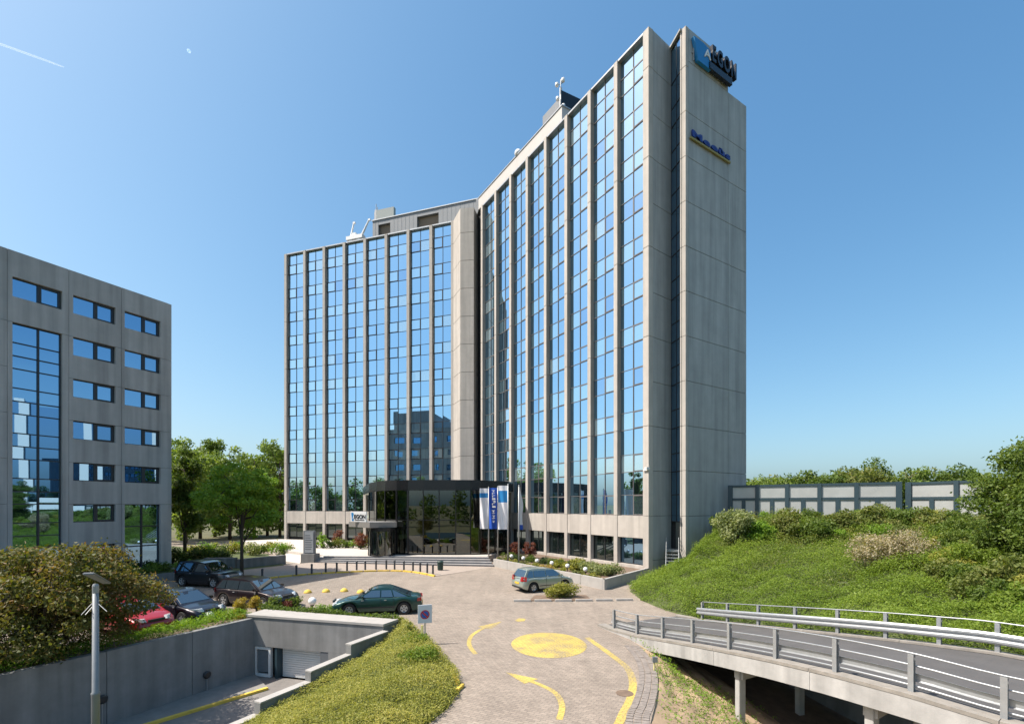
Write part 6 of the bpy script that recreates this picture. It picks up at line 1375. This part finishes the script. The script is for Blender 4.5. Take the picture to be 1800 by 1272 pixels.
for k in range(9):
    q = LB.P(LB.len + .7 - 1.15 * k, .7, 0); shrub('shrub', f'low green shrub in the raised planter by the office block, {ordn[k]} from its far end', 'shrub', (q.x, q.y, zbs - .1), (.75, .6, .6), 700, .13, LG[['fresh', 'mid', 'cover'][k % 3]], 300 + k, 'shrubs in the raised planter', ncl=9, clr=.5)
lw0, lw1 = gp(418, 1000), gp(500, 991); b = MB(); b.beam([lw0, lw1], .5, -.1, .85); tag(b.build('garden_wall', M['wallc'], None, bevel=.02), 'low pale garden wall between the hedge and the ramp', 'wall')
lw0, lw1 = gp(360, 1000), gp(416, 999); b = MB(); b.beam([lw0, lw1], .5, -.1, .95); tag(b.build('garden_wall', M['wallc'], None, bevel=.02), 'low dark garden wall under the hedge', 'wall')
for k, (px, py, h_, m) in enumerate([(424, 1087, .85, 'gold'), (452, 1078, 1.0, 'gold'), (405, 1092, .35, 'gold')]): q = gp(px, py + 3); shrub('ornamental_grass', ['golden upright grass at the ramp wall corner', 'tawny upright grass right of the corner', 'low golden plants along the wall top'][k], 'ornamental grass', (q.x, q.y, .1), (.36 if k < 2 else .9, .34, h_), 1100, .16, LG[m], 260 + k, ncl=10, clr=.5, aspect=.2, flat=0)
for k, (px, py, m) in enumerate([(505, 1062, 'redl'), (522, 1060, 'mid'), (480, 1066, 'mid'), (570, 1070, 'fresh'), (590, 1072, 'fresh')]): q = gp(px, py + 8); shrub('bedding_plants', ['reddish bedding plants behind the lintel', 'grey green plant left of the globe lamp', 'small green plant by the estate car', 'bright green plants under the globe lamp', 'bright green plants at the nose of the green car'][k], 'plants', (q.x, q.y, .05), (.55, .4, .55 if k in (1, 2) else .35), 700, .09, LG[m], 270 + k, ncl=8, clr=.55)
q = gp(720, 1122); shrub('shrub', 'sparse little shrub in the bare bed by the lintel end', 'shrub', (q.x, q.y, -.05), (.4, .35, .65), 260, .10, LG['brown'], 280)
q = gp(735, 1128); shrub('shrub', 'bright green low shrub at the foot of the parking sign', 'shrub', (q.x - .1, q.y - .6, -.1), (.85, .6, .55), 2600, .08, LG['cover'], 281, ncl=14)
q = gp(775, 1165); shrub('shrub', 'bright green low shrub at the bend of the mound', 'shrub', (q.x - .55, q.y - .1, -.1), (.8, .7, .6), 2600, .08, LG['cover'], 282, ncl=14)
# wood off to the left and behind the viewpoint, which the mirror glass shows
g = np.random.default_rng(77); CC = []; RR = []
for k in range(70):
    f = k / 69; x, y = (-95 + 30 * f, 60 - 110 * f) if f < .7 else (-74 + 160 * (f - .7) / .3, -30 - 8 * math.sin(f * 40)); h_ = g.uniform(8, 14)
    for j in range(4): CC.append((x + g.normal(0, 1.5), y + g.normal(0, 1.5), h_ * (.25 + .2 * j))); RR.append(g.uniform(1.8, 3.0))
V4, tt = foliage(np.array(CC), np.array(RR), 42000, .8); o = link('wood', quads(V4, tt, 'wood'), LG['mid']); tag(o, 'belt of trees beyond the forecourt seen only in the mirror glass', 'wood', kind='stuff')
nb_ = thing('reflection_columns', 'unseen glass block with tall white columns, added for the window reflections', 'office building', (52, 14, 0))  # out of view, added for the white stripes reflected in the office block windows
b = MB(); b.box(46.6, 60, -14, 40, -.5, 23); b.build('wall', M['gl'], nb_)  # blue glass stands in for the sky between the reflected stripes
for k in range(6):
    b = MB(); y = -11 + 9.4 * k; b.box(45.6, 46.58, y, y + 1.5, -.5, 23.4); b.build('column', M['white'], nb_)
b = MB(); b.box(45.8, 46.56, -13.8, 39.8, 4.6, 6.0); b.build('white_band', M['white'], nb_)
# ------------------------------------------------------------------ contrail and moon
m, n, l, b_ = newmat('vapour'); out = n['Material Output']; tr_ = n.new('ShaderNodeBsdfTransparent'); df = n.new('ShaderNodeBsdfDiffuse'); df.inputs[0].default_value = (.85, .85, .85, 1); tl = n.new('ShaderNodeBsdfTranslucent'); tl.inputs[0].default_value = (.9, .9, .9, 1); ad = n.new('ShaderNodeAddShader'); l.new(df.outputs[0], ad.inputs[0]); l.new(tl.outputs[0], ad.inputs[1]); mx = n.new('ShaderNodeMixShader'); mx.inputs[0].default_value = .15; l.new(tr_.outputs[0], mx.inputs[1]); l.new(ad.outputs[0], mx.inputs[2]); l.new(mx.outputs[0], out.inputs[0])
Zc = 4000; a, c = dp(-60, 56, Zc), dp(112, 118, Zc); MB().tube([a, a.lerp(c, .33), a.lerp(c, .66), a.lerp(c, .9), c], [9, 8, 7.5, 6, 2], 10).build('contrail', m, None, smooth=True)
tag(bpy.data.objects['contrail'], 'thin white vapour trail in the upper left sky', 'vapour trail')
q = dp(332, 90, 7000); b = MB(); b.lathe((0, 0, 0), [(30 * math.cos(a), 30 * math.sin(a)) for a in np.linspace(-1.5, 1.5, 13)], 20)
m, n, l, b_ = newmat('moon'); out = n['Material Output']; tr_ = n.new('ShaderNodeBsdfTransparent'); df = n.new('ShaderNodeBsdfDiffuse'); df.inputs[0].default_value = (.3, .3, .3, 1); mx = n.new('ShaderNodeAddShader'); l.new(tr_.outputs[0], mx.inputs[0]); l.new(df.outputs[0], mx.inputs[1]); l.new(mx.outputs[0], out.inputs[0])
o = b.build('moon', m, None, smooth=True); o.location = q; o.scale = (1.0, .6, .8); o.rotation_euler = (0, R(35), 0); tag(o, 'small pale daytime moon high in the left sky', 'moon')
print('objects', len(bpy.data.objects), 'tris', sum(len(o.data.polygons) for o in bpy.data.objects if o.type == 'MESH'))
